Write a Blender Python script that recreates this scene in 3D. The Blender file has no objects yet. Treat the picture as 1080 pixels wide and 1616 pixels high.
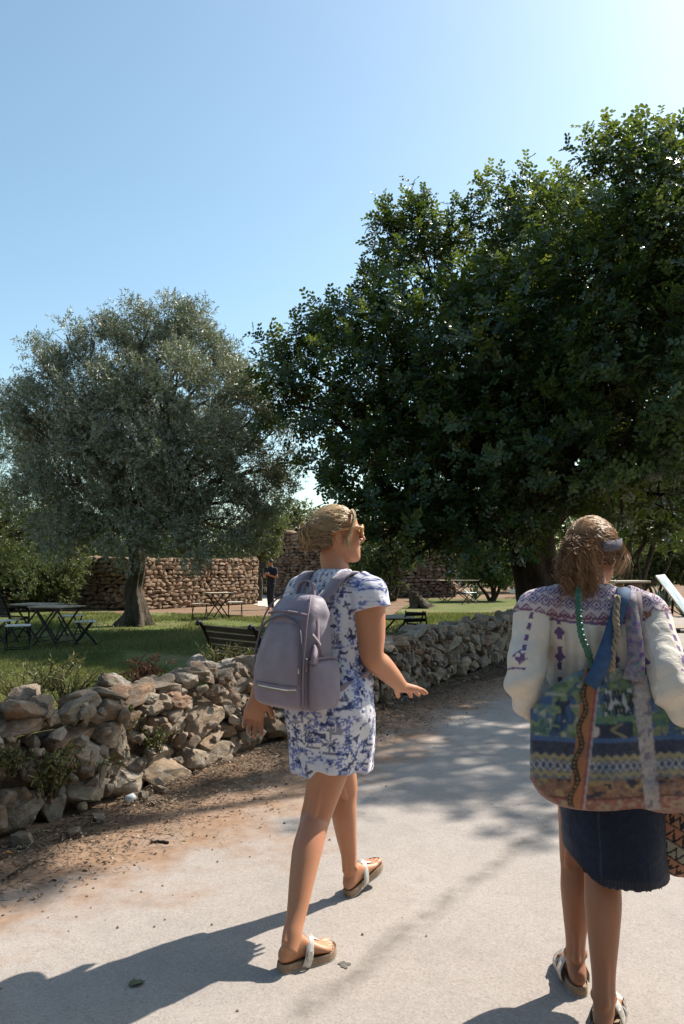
import bpy, bmesh, math, random
import numpy as np
from mathutils import Vector, Matrix, noise as mnoise

R = math.radians
rng = np.random.default_rng(11)
random.seed(11)
scene = bpy.context.scene
col = scene.collection

# ------------------------------------------------------------------ camera
CAM_H, PITCH, FPX = 1.45, R(4.147), 1200.0
cam_d = bpy.data.cameras.new("camera")
cam_d.sensor_fit = 'VERTICAL'
cam_d.sensor_height = 36.0
cam_d.lens = 36.0 * FPX / 1616.0
cam_d.clip_start, cam_d.clip_end = 0.05, 4000
cam = bpy.data.objects.new("camera", cam_d)
col.objects.link(cam)
cam.location = (0, 0, CAM_H)
cam.rotation_euler = (R(90) + PITCH, 0, 0)
scene.camera = cam

# ------------------------------------------------------------------ light
SUN_EL, SUN_AZ = R(47), R(55)          # azimuth from +Y towards +X
SUN = Vector((math.sin(SUN_AZ) * math.cos(SUN_EL), math.cos(SUN_AZ) * math.cos(SUN_EL), math.sin(SUN_EL)))
world = bpy.data.worlds.new("World")
scene.world = world
world.use_nodes = True
wt = world.node_tree
wt.nodes.clear()
sky = wt.nodes.new("ShaderNodeTexSky")
sky.sky_type = 'NISHITA'
sky.sun_disc = False
sky.sun_elevation, sky.sun_rotation = SUN_EL, SUN_AZ
sky.altitude, sky.air_density, sky.dust_density, sky.ozone_density = 60, 1.05, 1.15, 3.6
bg = wt.nodes.new("ShaderNodeBackground")
bg.inputs[1].default_value = 0.136
wo = wt.nodes.new("ShaderNodeOutputWorld")
wb_mix = wt.nodes.new("ShaderNodeMix")          # the camera's white balance on the sky
wb_mix.data_type, wb_mix.blend_type = 'RGBA', 'MULTIPLY'
wb_mix.inputs[0].default_value = 1.0
wb_mix.inputs[7].default_value = (1.06, 1.07, .89, 1)
wt.links.new(sky.outputs[0], wb_mix.inputs[6])
wt.links.new(wb_mix.outputs[2], bg.inputs[0])
wt.links.new(bg.outputs[0], wo.inputs[0])
sun_d = bpy.data.lights.new("sun", 'SUN')
sun_d.energy, sun_d.angle, sun_d.color = 5.0, R(0.53), (1.0, 0.925, 0.82)
sun_o = bpy.data.objects.new("sun", sun_d)
col.objects.link(sun_o)
sun_o.rotation_euler = SUN.to_track_quat('Z', 'Y').to_euler()
vs = scene.view_settings
vs.view_transform, vs.look, vs.gamma, vs.exposure = 'Standard', 'None', 1.0, 0.78
vs.use_curve_mapping = False
scene.render.engine = 'CYCLES'
cy = scene.cycles
cy.use_denoising = True
cy.max_bounces, cy.diffuse_bounces, cy.glossy_bounces, cy.transmission_bounces, cy.transparent_max_bounces = 6, 3, 2, 4, 4
cy.sample_clamp_indirect = 6.0
cy.caustics_reflective = cy.caustics_refractive = False


def at(px, py, Y):
    """point that shows at photo pixel (px, py) at distance Y ahead of the camera"""
    u, v = (px - 540) / FPX, (808 - py) / FPX
    dy, dz = math.cos(PITCH) - v * math.sin(PITCH), math.sin(PITCH) + v * math.cos(PITCH)
    s = Y / dy
    return Vector((u * s, Y, CAM_H + dz * s))


# ------------------------------------------------------------------ helpers
def tag(o, label=None, cat=None, group=None, kind=None):
    if label: o["label"] = label
    if cat: o["category"] = cat
    if group: o["group"] = group
    if kind: o["kind"] = kind
    return o


def empty(name, loc=(0, 0, 0), rz=0.0):
    o = bpy.data.objects.new(name, None)
    o.empty_display_size = 0.1
    col.objects.link(o)
    o.location = loc
    o.rotation_euler = (0, 0, rz)
    return o


def link_mesh(name, me, mats, parent=None):
    o = bpy.data.objects.new(name, me)
    col.objects.link(o)
    if not isinstance(mats, (list, tuple)): mats = [mats]
    if not me.materials:
        for m in mats: me.materials.append(m)
    if parent is not None: o.parent = parent
    return o


def np_mesh(name, V, F, smooth=True):
    """F: (n,3) or (n,4) int array or list of lists"""
    me = bpy.data.meshes.new(name)
    V = np.asarray(V, dtype=np.float32)
    if isinstance(F, np.ndarray):
        n, k = F.shape
        me.vertices.add(len(V))
        me.vertices.foreach_set("co", V.ravel())
        me.loops.add(n * k)
        me.loops.foreach_set("vertex_index", F.astype(np.int32).ravel())
        me.polygons.add(n)
        me.polygons.foreach_set("loop_start", np.arange(0, n * k, k, dtype=np.int32))
        me.update(calc_edges=True)
    else:
        me.from_pydata([tuple(map(float, v)) for v in V], [], [tuple(int(i) for i in f) for f in F])
        me.update()
    if smooth: me.polygons.foreach_set("use_smooth", np.ones(len(me.polygons), dtype=bool))
    return me


def obj(name, V, F, mats, parent=None, smooth=True):
    return link_mesh(name, np_mesh(name, V, F, smooth), mats, parent)


class MB:
    """collects simple shapes for ONE mesh"""
    def __init__(s): s.V, s.F, s.M, s.m = [], [], [], 0
    def add(s, V, F):
        b = len(s.V)
        s.V += [tuple(v) for v in V]
        s.F += [tuple(i + b for i in f) for f in F]
        s.M += [s.m] * len(F)
        return s
    def box(s, c, size, rot=None, bevel=0.0):
        hx, hy, hz = size[0] / 2, size[1] / 2, size[2] / 2
        b = min(bevel, hx * .49, hy * .49, hz * .49)
        if b > 0:
            vs_, fs_ = bev_box(hx, hy, hz, b)
        else:
            vs_ = [(x, y, z) for x in (-hx, hx) for y in (-hy, hy) for z in (-hz, hz)]
            fs_ = [(0, 1, 3, 2), (4, 6, 7, 5), (0, 4, 5, 1), (2, 3, 7, 6), (0, 2, 6, 4), (1, 5, 7, 3)]
        M = rot if rot is not None else Matrix.Identity(3)
        c = Vector(c)
        return s.add([c + M @ Vector(v) for v in vs_], fs_)
    def bar(s, a, b, w, h, up=(0, 0, 1), bevel=0.0):
        a, b = Vector(a), Vector(b)
        d = b - a
        L = d.length
        x = d.normalized(); y = Vector(up).cross(x)
        if y.length < 1e-4: y = Vector((0, 1, 0)).cross(x)
        y.normalize(); z = x.cross(y)
        M = Matrix((x, y, z)).transposed()
        return s.box((a + b) / 2, (L, w, h), M, bevel)
    def tube(s, pts, radii, n=8, cap=True):
        V, F = tube_geo(pts, radii, n, cap)
        return s.add(V, F)
    def build(s, name, mats, parent=None, smooth=False):
        me = np_mesh(name, s.V, s.F, smooth)
        if any(s.M): me.polygons.foreach_set("material_index", s.M)
        return link_mesh(name, me, mats, parent)


def bev_box(hx, hy, hz, b):
    bm = bmesh.new()
    bmesh.ops.create_cube(bm, size=1)
    for v in bm.verts: v.co = Vector((v.co.x * 2 * hx, v.co.y * 2 * hy, v.co.z * 2 * hz))
    bmesh.ops.bevel(bm, geom=bm.edges[:], offset=b, segments=1, affect='EDGES')
    V = [v.co.copy() for v in bm.verts]
    bm.verts.index_update()
    F = [tuple(v.index for v in f.verts) for f in bm.faces]
    bm.free()
    return V, F


def frames(P):
    P = np.asarray(P, float)
    T = np.gradient(P, axis=0)
    T /= np.linalg.norm(T, axis=1, keepdims=True) + 1e-9
    a = np.array([0, 0, 1.0]) if abs(T[0, 2]) < .9 else np.array([1.0, 0, 0])
    U = np.zeros_like(P)
    u = a - T[0] * a.dot(T[0])
    for i in range(len(P)):
        u = u - T[i] * u.dot(T[i]); u /= np.linalg.norm(u) + 1e-9
        U[i] = u
    return T, U, np.cross(T, U)


def tube_geo(pts, radii, n=8, cap=True):
    P = np.asarray([tuple(p) for p in pts], float)
    r = np.asarray(radii, float) * np.ones(len(P))
    T, U, B = frames(P)
    a = np.linspace(0, 2 * np.pi, n, endpoint=False)
    ring = U[:, None] * np.cos(a)[None, :, None] + B[:, None] * np.sin(a)[None, :, None]
    V = (P[:, None] + ring * r[:, None, None]).reshape(-1, 3)
    F = []
    for i in range(len(P) - 1):
        for j in range(n):
            k = (j + 1) % n
            F.append((i * n + j, i * n + k, (i + 1) * n + k, (i + 1) * n + j))
    V = [tuple(v) for v in V]
    if cap:
        F.append(tuple(range(n - 1, -1, -1)))
        F.append(tuple(range((len(P) - 1) * n, len(P) * n)))
    return V, F


def crom(pts, k=6):
    """Catmull-Rom resample"""
    P = np.asarray([tuple(p) for p in pts], float)
    Q = np.vstack([2 * P[0] - P[1], P, 2 * P[-1] - P[-2]])
    out = []
    for i in range(1, len(Q) - 2):
        p0, p1, p2, p3 = Q[i - 1], Q[i], Q[i + 1], Q[i + 2]
        for t in np.linspace(0, 1, k, endpoint=False):
            out.append(.5 * ((2 * p1) + (-p0 + p2) * t + (2 * p0 - 5 * p1 + 4 * p2 - p3) * t * t + (-p0 + 3 * p1 - 3 * p2 + p3) * t ** 3))
    out.append(Q[-2])
    return np.array(out)


# ------------------------------------------------------------------ materials
class NT:
    def __init__(s, name):
        s.mat = bpy.data.materials.new(name)
        s.mat.use_nodes = True
        s.t = s.mat.node_tree
        s.t.nodes.clear()
        s.out = s.n("ShaderNodeOutputMaterial")
    def n(s, typ, **kw):
        nd = s.t.nodes.new(typ)
        for k, v in kw.items():
            if hasattr(nd, k): setattr(nd, k, v)
        return nd
    def put(s, sock, v):
        if isinstance(v, bpy.types.NodeSocket): s.t.links.new(v, sock)
        elif isinstance(v, (tuple, list)) and sock.type == 'RGBA' and len(v) == 3: sock.default_value = (*v, 1)
        else: sock.default_value = v
    def coord(s, kind="Object", scale=None, rot=None):
        c = s.n("ShaderNodeTexCoord").outputs[kind]
        if scale is None and rot is None: return c
        m = s.n("ShaderNodeMapping")
        s.put(m.inputs[0], c)
        if scale: m.inputs["Scale"].default_value = scale
        if rot: m.inputs["Rotation"].default_value = rot
        return m.outputs[0]
    def pos(s): return s.n("ShaderNodeNewGeometry").outputs["Position"]
    def noise(s, co, scale, detail=4, rough=.55, dist=0.0):
        nd = s.n("ShaderNodeTexNoise")
        s.put(nd.inputs["Vector"], co)
        nd.inputs["Scale"].default_value, nd.inputs["Detail"].default_value = scale, detail
        nd.inputs["Roughness"].default_value, nd.inputs["Distortion"].default_value = rough, dist
        return nd.outputs["Fac"]
    def voro(s, co, scale, feature='F1', out="Distance", rnd=1.0):
        nd = s.n("ShaderNodeTexVoronoi", feature=feature)
        s.put(nd.inputs["Vector"], co)
        nd.inputs["Scale"].default_value = scale
        nd.inputs["Randomness"].default_value = rnd
        return nd.outputs[out]
    def wave(s, co, scale, dist=2.0, dscale=1.5, direction='X'):
        nd = s.n("ShaderNodeTexWave", bands_direction=direction)
        s.put(nd.inputs["Vector"], co)
        nd.inputs["Scale"].default_value, nd.inputs["Distortion"].default_value = scale, dist
        nd.inputs["Detail"].default_value, nd.inputs["Detail Scale"].default_value = 3, dscale
        return nd.outputs["Fac"]
    def ramp(s, fac, stops):
        nd = s.n("ShaderNodeValToRGB")
        s.put(nd.inputs[0], fac)
        e = nd.color_ramp.elements
        while len(e) < len(stops): e.new(.5)
        for i, (p, c) in enumerate(stops):
            e[i].position = p
            e[i].color = (*c, 1) if isinstance(c, (tuple, list)) else (c, c, c, 1)
        return nd.outputs[0]
    def mix(s, fac, a, b, mode='MIX'):
        nd = s.n("ShaderNodeMix", data_type='RGBA', blend_type=mode)
        s.put(nd.inputs[0], fac); s.put(nd.inputs[6], a); s.put(nd.inputs[7], b)
        return nd.outputs[2]
    def math(s, op, a, b=0.0, c=0.0, clamp=False):
        nd = s.n("ShaderNodeMath", operation=op, use_clamp=clamp)
        s.put(nd.inputs[0], a); s.put(nd.inputs[1], b); s.put(nd.inputs[2], c)
        return nd.outputs[0]
    def attr(s, name, out="Color"):
        nd = s.n("ShaderNodeAttribute", attribute_name=name)
        return nd.outputs[out]
    def rand(s): return s.n("ShaderNodeObjectInfo").outputs["Random"]
    def bump(s, h, strength=.4, dist=.01, nrm=None):
        nd = s.n("ShaderNodeBump")
        nd.inputs["Strength"].default_value, nd.inputs["Distance"].default_value = strength, dist
        s.put(nd.inputs["Height"], h)
        if nrm is not None: s.put(nd.inputs["Normal"], nrm)
        return nd.outputs[0]
    def bsdf(s, base, rough=.8, metal=0.0, nrm=None, spec=.4, sub=0.0, subr=(.01, .004, .002), sheen=0.0, coat=0.0):
        b = s.n("ShaderNodeBsdfPrincipled")
        s.put(b.inputs["Base Color"], base); s.put(b.inputs["Roughness"], rough); s.put(b.inputs["Metallic"], metal)
        s.put(b.inputs["Specular IOR Level"], spec)
        if nrm is not None: s.put(b.inputs["Normal"], nrm)
        if sub > 0:
            b.inputs["Subsurface Weight"].default_value = sub
            b.inputs["Subsurface Radius"].default_value = subr
            b.inputs["Subsurface Scale"].default_value = 1.0
        b.inputs["Sheen Weight"].default_value = sheen
        b.inputs["Coat Weight"].default_value = coat
        s.t.links.new(b.outputs[0], s.out.inputs[0])
        return b
    def translucent(s, b, colr, fac):
        tr = s.n("ShaderNodeBsdfTranslucent"); s.put(tr.inputs[0], colr)
        mx = s.n("ShaderNodeMixShader"); s.put(mx.inputs[0], fac)
        s.t.links.new(b.outputs[0], mx.inputs[1]); s.t.links.new(tr.outputs[0], mx.inputs[2])
        s.t.links.new(mx.outputs[0], s.out.inputs[0])


MAT = {}


def simple(name, base, rough=.7, metal=0.0, var=.25, scale=8, bump=.15, bscale=60, bdist=.004, spec=.4, sheen=0, sub=0):
    """a worn, slightly mottled surface of one colour"""
    k = NT(name)
    c = k.coord()
    n = k.noise(c, scale, 5)
    lo, hi = tuple(x * (1 - var) for x in base), tuple(min(1, x * (1 + var)) for x in base)
    cl = k.ramp(n, [(.25, lo), (.75, hi)])
    h = k.noise(c, bscale, 4)
    k.bsdf(cl, rough, metal, k.bump(h, bump, bdist), spec, sheen=sheen, sub=sub)
    MAT[name] = k.mat
    return k.mat


def leaf_mat(name, cols, trans, tfac, rough=.45, under=None, spec=.5):
    k = NT(name)
    t = k.attr("tint", "Fac")
    c = k.ramp(t, cols)
    if under is not None:
        bf = k.n("ShaderNodeNewGeometry").outputs["Backfacing"]
        c = k.mix(bf, c, under)
    b = k.bsdf(c, rough, spec=spec)
    k.translucent(b, k.mix(t, trans[0], trans[1]), tfac)
    MAT[name] = k.mat
    return k.mat


leaf_mat("carob_leaf", [(0, (.02, .042, .019)), (.55, (.044, .08, .029)), (.88, (.09, .128, .036)), (1, (.22, .19, .045))],
         [(.07, .13, .016), (.28, .33, .045)], .32, .3)
leaf_mat("olive_leaf", [(0, (.07, .088, .046)), (.5, (.19, .21, .118)), (1, (.36, .36, .21))],
         [(.07, .1, .03), (.2, .21, .07)], .2, .42, under=(.38, .4, .31))
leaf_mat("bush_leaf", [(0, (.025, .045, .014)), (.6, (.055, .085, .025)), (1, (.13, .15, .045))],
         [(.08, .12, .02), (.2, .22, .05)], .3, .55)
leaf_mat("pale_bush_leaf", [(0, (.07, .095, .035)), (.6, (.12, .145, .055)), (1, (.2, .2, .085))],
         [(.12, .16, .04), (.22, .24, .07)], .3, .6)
leaf_mat("grass_blade", [(0, (.05, .075, .015)), (.6, (.095, .12, .028)), (1, (.2, .17, .065))],
         [(.12, .16, .02), (.26, .25, .07)], .35, .55)
leaf_mat("weed_leaf", [(0, (.05, .065, .02)), (.5, (.11, .12, .035)), (1, (.27, .21, .085))],
         [(.1, .14, .02), (.25, .22, .06)], .3, .55)
leaf_mat("dry_red_leaf", [(0, (.07, .028, .018)), (.6, (.13, .05, .028)), (1, (.22, .12, .055))],
         [(.2, .06, .03), (.25, .1, .04)], .25, .7)
leaf_mat("dry_litter", [(0, (.05, .032, .022)), (.5, (.14, .095, .06)), (.85, (.25, .18, .12)), (1, (.4, .33, .25))],
         [(.1, .07, .04), (.1, .07, .04)], .08, .8)


def bark(name, lo, hi, sc=5):
    k = NT(name)
    c = k.coord("Object", (sc, sc, sc * .28))
    n = k.noise(c, 2.2, 8, .65, .8)
    v = k.voro(c, 3.0, 'DISTANCE_TO_EDGE')
    h = k.math('ADD', n, k.math('MULTIPLY', v, .6))
    k.bsdf(k.ramp(n, [(.3, lo), (.7, hi)]), .9, nrm=k.bump(h, .9, .05), spec=.2)
    MAT[name] = k.mat


bark("olive_bark", (.035, .028, .022), (.13, .105, .08))
bark("carob_bark", (.016, .011, .008), (.07, .05, .036))
bark("shrub_bark", (.04, .03, .02), (.11, .085, .06), 9)

# limestone: one material, each stone its own tint
k = NT("limestone")
oi = k.rand(); c = k.coord()
off = k.n("ShaderNodeVectorMath", operation='ADD'); k.put(off.inputs[0], c); k.put(off.inputs[1], k.n("ShaderNodeObjectInfo").outputs["Location"])
cc = off.outputs[0]
tint = k.ramp(oi, [(0, (.24, .185, .135)), (.3, (.34, .27, .2)), (.5, (.42, .325, .235)), (.7, (.38, .26, .165)), (.85, (.33, .19, .115)), (1, (.48, .41, .32))])
n1 = k.noise(cc, 9, 8, .65); n2 = k.noise(cc, 34, 6, .7); n3 = k.noise(cc, 3.5, 3)
cl = k.mix(k.ramp(n1, [(.4, 0.0), (.72, .75)]), tint, (.14, .12, .1))
cl = k.mix(k.ramp(n3, [(.5, 0.0), (.7, .55)]), cl, (.42, .39, .34))
cl = k.mix(k.ramp(n2, [(.52, 0.0), (.66, .7)]), cl, (.07, .062, .052))
k.bsdf(cl, .93, nrm=k.bump(k.math('ADD', n2, k.math('MULTIPLY', n1, 1.5)), .75, .02), spec=.15)
MAT["limestone"] = k.mat
k = NT("rubble_core"); c = k.coord()
k.bsdf(k.ramp(k.noise(c, 14, 6), [(.3, (.035, .027, .02)), (.7, (.12, .09, .065))]), .95, nrm=k.bump(k.noise(c, 30, 5), .8, .03), spec=.1)
MAT["rubble_core"] = k.mat
def limestone_like(name, tintsrc, stops):
    k = NT(name); c = k.coord() if tintsrc == "obj" else k.pos()
    n1 = k.noise(c, 9, 8, .65); n2 = k.noise(c, 34, 6, .7)
    tint = k.ramp(k.attr("tint", "Fac"), stops) if tintsrc == "attr" else stops
    cl = k.mix(k.ramp(n1, [(.35, 0.0), (.7, 1.0)]), tint, (.15, .13, .11))
    cl = k.mix(k.ramp(n2, [(.52, 0.0), (.66, .7)]), cl, (.075, .066, .056))
    k.bsdf(cl, .93, nrm=k.bump(k.math('ADD', n2, k.math('MULTIPLY', n1, 1.5)), .75, .02), spec=.15)
    MAT[name] = k.mat


limestone_like("limestone_tint", "attr", [(0, (.24, .185, .135)), (.3, (.34, .27, .2)), (.5, (.42, .325, .235)), (.7, (.38, .26, .165)), (.85, (.33, .19, .115)), (1, (.48, .41, .32))])
limestone_like("pale_limestone", "obj", (.56, .51, .44))
# warm masonry (used on the walls further back)
k = NT("warm_limestone"); oi = k.rand(); c = k.coord()
off = k.n("ShaderNodeVectorMath", operation='ADD'); k.put(off.inputs[0], c); k.put(off.inputs[1], k.n("ShaderNodeObjectInfo").outputs["Location"])
tint = k.ramp(oi, [(0, (.2, .14, .1)), (.4, (.32, .225, .15)), (.7, (.36, .25, .17)), (1, (.28, .17, .11))])
n1 = k.noise(off.outputs[0], 7, 6)
k.bsdf(k.mix(k.ramp(n1, [(.4, 0.0), (.7, .8)]), tint, (.15, .11, .08)), .93, nrm=k.bump(n1, .7, .03), spec=.15)
MAT["warm_limestone"] = k.mat
k = NT("far_masonry"); t = k.attr("tint", "Fac"); c = k.coord()
n1 = k.noise(c, 4, 6)
cl = k.ramp(t, [(0, (.15, .105, .075)), (.5, (.27, .185, .13)), (1, (.36, .265, .19))])
k.bsdf(k.mix(k.ramp(n1, [(.4, 0.0), (.75, .6)]), cl, (.13, .1, .08)), .95, nrm=k.bump(k.noise(c, 14, 5), .6, .04), spec=.1)
MAT["far_masonry"] = k.mat

simple("dark_wood", (.04, .026, .018), .8, var=.4, scale=12)
simple("black_iron", (.018, .017, .017), .45, .6, bump=.1)
simple("weathered_wood", (.36, .29, .22), .75, var=.3, scale=14)
simple("pale_paint", (.55, .54, .5), .6, var=.15)
simple("slab_stone", (.5, .45, .38), .85, var=.25, scale=5, bump=.4)
simple("rope_dry", (.3, .24, .17), .9)
# ------------------------------------------------------------------ ground
def lawn_z(x, y):
    return -0.2 * np.exp(-((x - 1.2) ** 2 + (y - 14.8) ** 2) / 7.0)


WALL_A, WALL_D = np.array([-1.86, 4.55]), np.array([.487, .8735])   # centre line of the dry stone wall
WALL_N = np.array([.8735, -.487])                                    # towards the road


def wall_pt(s, off=0.0): return WALL_A + WALL_D * s + WALL_N * off


def wall_dist(x, y):      # signed distance from the wall's centre line, + towards the road
    return (x - WALL_A[0]) * WALL_N[0] + (y - WALL_A[1]) * WALL_N[1]


def sheet(name, x0, x1, y0, y1, nx, ny, z, mat, keep=None):
    X, Y = np.meshgrid(np.linspace(x0, x1, nx + 1), np.linspace(y0, y1, ny + 1))
    Z = z(X, Y) if callable(z) else np.full_like(X, z)
    V = np.stack([X, Y, Z], -1).reshape(-1, 3)
    i = np.arange(ny)[:, None] * (nx + 1) + np.arange(nx)[None]
    F = np.stack([i, i + 1, i + nx + 2, i + nx + 1], -1).reshape(-1, 4)
    if keep is not None:
        cx = V[F].mean(1)
        F = F[keep(cx[:, 0], cx[:, 1])]
    return tag(obj(name, V, F, mat), kind='structure')


# one sheet of reddish earth out to the horizon
k = NT("earth"); p = k.pos()
n1, n2, n3 = k.noise(p, .6, 5), k.noise(p, 7, 6, .65), k.noise(p, 60, 4, .7)
cl = k.ramp(n1, [(.3, (.17, .105, .066)), (.7, (.26, .175, .115))])
cl = k.mix(k.ramp(n2, [(.45, 0.0), (.75, .7)]), cl, (.13, .09, .062))
cl = k.mix(k.ramp(n3, [(.58, 0.0), (.72, .5)]), cl, (.4, .33, .26))
k.bsdf(cl, .95, nrm=k.bump(k.math('ADD', n3, k.math('MULTIPLY', n2, 2.0)), .5, .02), spec=.1)
MAT["earth"] = k.mat
big = [(-2500, -200), (2500, -200), (2500, 3500), (-2500, 3500)]
tag(obj("ground", [(x, y, -.26) for x, y in big], np.array([[0, 1, 2, 3]]), MAT["earth"]), kind='structure')
sheet("earth_ground", -40, 45, -6, 78, 85, 84, lambda x, y: -.012 + lawn_z(x, y), MAT["earth"])

# lawn
k = NT("lawn"); p = k.pos()
n1, n2, n3 = k.noise(p, .45, 5, .6), k.noise(p, 5, 6, .65), k.noise(p, 70, 3, .7)
cl = k.ramp(n2, [(.3, (.06, .085, .02)), (.7, (.13, .15, .042))])
cl = k.mix(k.ramp(n1, [(.5, 0.0), (.68, .75)]), cl, (.24, .17, .1))
cl = k.mix(k.ramp(n3, [(.5, 0.0), (.75, .45)]), cl, (.19, .16, .07))
k.bsdf(cl, .9, nrm=k.bump(n3, .6, .02), spec=.15)
MAT["lawn"] = k.mat


def lawn_ok(x, y):
    d = wall_dist(x, y)
    back = 22.4 + 2.2 * np.clip((-x - 3.5) / 2, 0, 1) + .55 * np.sin(x * 1.3) + .35 * np.sin(x * 3.1 + 1) + np.where(x > 1.5, 13.0, 0) * np.clip((x - 1.5) / 2.0, 0, 1)
    return (d < -.62 + .1 * np.sin(y * 3)) & (y < back) & (x > -13)


sheet("lawn", -13, 12, 3, 35, 180, 230, lambda x, y: .004 + lawn_z(x, y), MAT["lawn"], lawn_ok)

# gravel path going back between the walls
k = NT("gravel"); p = k.pos(); n = k.noise(p, 30, 5, .7)
k.bsdf(k.ramp(n, [(.3, (.4, .36, .31)), (.7, (.58, .54, .48))]), .95, nrm=k.bump(n, .5, .02), spec=.1)
MAT["gravel"] = k.mat
Pp = [(-1.9, 27.5, .5), (-2.4, 29, .8), (-3.0, 31.5, .75), (-4.0, 36, .8), (-5.2, 44, 1.4), (-7.5, 56, 2.2)]
V, F = [], []
for i, q in enumerate(crom(Pp, 6)):
    V += [(q[0] - q[2] + .1 * math.sin(i * 2.1), q[1], .003), (q[0] + q[2] + .1 * math.sin(i * 1.7), q[1], .003)]
    if i: F.append((2 * i - 2, 2 * i - 1, 2 * i + 1, 2 * i))
tag(obj("path", V, F, MAT["gravel"]), kind='structure')

# road: pale worn asphalt, earth washed over its left edge
k = NT("asphalt"); p = k.pos()
n1, n2, n3 = k.noise(p, .8, 5, .6), k.noise(p, 9, 5, .6), k.noise(p, 170, 3, .75)
cl = k.ramp(n1, [(.3, (.285, .25, .225)), (.7, (.35, .312, .283))])
cl = k.mix(k.ramp(n2, [(.45, 0.0), (.75, .35)]), cl, (.225, .195, .175))
sp = k.voro(p, 150, 'F1', "Color")
sps = k.n("ShaderNodeSeparateColor"); k.put(sps.inputs[0], sp)
cl = k.mix(k.ramp(sps.outputs[0], [(.55, 0.0), (.8, .35)]), cl, (.42, .375, .335))
cl = k.mix(k.ramp(sps.outputs[1], [(.75, 0.0), (.97, .5)]), cl, (.2, .17, .15))
ed = k.attr("edge", "Fac")
edn = k.math('ADD', ed, k.math('MULTIPLY', k.math('SUBTRACT', k.noise(p, 2.1, 8, .72), .5), 2.0))
dirt = k.ramp(k.noise(p, 14, 6, .65), [(.3, (.2, .12, .075)), (.7, (.31, .205, .135))])
cl = k.mix(k.ramp(edn, [(.3, 1.0), (.8, 0.0)]), cl, dirt)
# a dark seam that runs along the lane, and old stains
sx = k.n("ShaderNodeSeparateXYZ"); k.put(sx.inputs[0], p)
lane = k.math('SUBTRACT', k.math('MULTIPLY', sx.outputs[0], .8), k.math('MULTIPLY', k.math('SUBTRACT', sx.outputs[1], 2.75), .56))
lane = k.math('ADD', lane, k.math('MULTIPLY', k.math('SUBTRACT', k.noise(p, 2.5, 4), .5), .14))
seam = k.math('MULTIPLY', k.ramp(k.math('ABSOLUTE', lane), [(.0, 1.0), (.02, .75), (.07, .0)]), k.ramp(k.noise(p, 5, 5, .7), [(.35, 0.0), (.6, .75)]))
cl = k.mix(seam, cl, (.13, .115, .1))
blot = k.ramp(k.noise(p, 1.9, 7, .7, .6), [(.52, 0.0), (.7, .35)])
cl = k.mix(blot, cl, (.2, .18, .165))
k.bsdf(cl, .88, nrm=k.bump(k.math('ADD', n3, k.math('MULTIPLY', n2, .8)), .35, .005), spec=.2)
MAT["asphalt"] = k.mat


def road_edge(y): return .55 + .13 * np.sin(y * 1.1 + .5) + .07 * np.sin(y * 2.9)


V, F, E = [], [], []
ss = np.linspace(-9, 60, 240); ts = np.concatenate([np.linspace(0, 2.2, 16), np.linspace(2.6, 6.2, 8)])
for s_ in ss:
    for t_ in ts:
        bend = .012 * max(0, s_ - 16) ** 2
        q = wall_pt(s_, road_edge(s_) + t_ + bend)
        V.append((q[0], q[1], .004)); E.append(t_ / 1.25)
nt = len(ts)
for i in range(len(ss) - 1):
    for j in range(nt - 1):
        F.append((i * nt + j, i * nt + j + 1, (i + 1) * nt + j + 1, (i + 1) * nt + j))
ro = obj("road", V, F, MAT["asphalt"])
ro.data.attributes.new("edge", 'FLOAT', 'POINT').data.foreach_set("value", np.array(E, np.float32))
tag(ro, kind='structure')


# ------------------------------------------------------------------ stones
def stone_mesh(name, seed, div=3, rough=.1, flat=9):
    """an angular broken block"""
    r = np.random.default_rng(seed)
    bm = bmesh.new()
    bmesh.ops.create_icosphere(bm, subdivisions=div, radius=1)
    V = np.array([v.co[:] for v in bm.verts]); F = np.array([[v.index for v in f.verts] for f in bm.faces])
    bm.free()
    p = 5.0
    V = V / (np.abs(V) ** p).sum(1, keepdims=True) ** (1 / p)
    for _ in range(flat):                                     # random planar breaks
        d = r.normal(size=3); d /= np.linalg.norm(d)
        h = r.uniform(.62, .98)
        s = V @ d
        V = V - np.outer(np.clip(s - h, 0, None), d)
    o = r.uniform(0, 50, 3)
    for i, v in enumerate(V):
        q = Vector(v + o)
        V[i] = v * (1 + rough * mnoise.noise(q * 1.8) + rough * .7 * mnoise.noise(q * 4.5) + rough * .45 * mnoise.noise(q * 10))
    V = (V - (V.max(0) + V.min(0)) / 2) / ((V.max(0) - V.min(0)) / 2)
    me = np_mesh(name, V * .5, F, True)
    me.set_sharp_from_angle(angle=R(32))
    return me


STONES = [stone_mesh("stone", 100 + i, 4 if i < 20 else 3) for i in range(20)]
for m in STONES: m.materials.append(MAT["limestone"])
LOW = [stone_mesh("chip", 500 + i, 2) for i in range(20)]
PALE = [m.copy() for m in STONES[:4]]
for m in PALE: m.materials.clear(); m.materials.append(MAT["pale_limestone"])
WARM = [stone_mesh("warm_stone", 300 + i, 2, .1, 5) for i in range(8)]
for m in WARM: m.materials.append(MAT["warm_limestone"])


def put_stone(mesh, loc, size, rot, parent, name="stone"):
    o = bpy.data.objects.new(name, mesh)
    col.objects.link(o)
    o.location, o.scale, o.rotation_euler = loc, size, rot
    o.parent = parent
    return o


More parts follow.
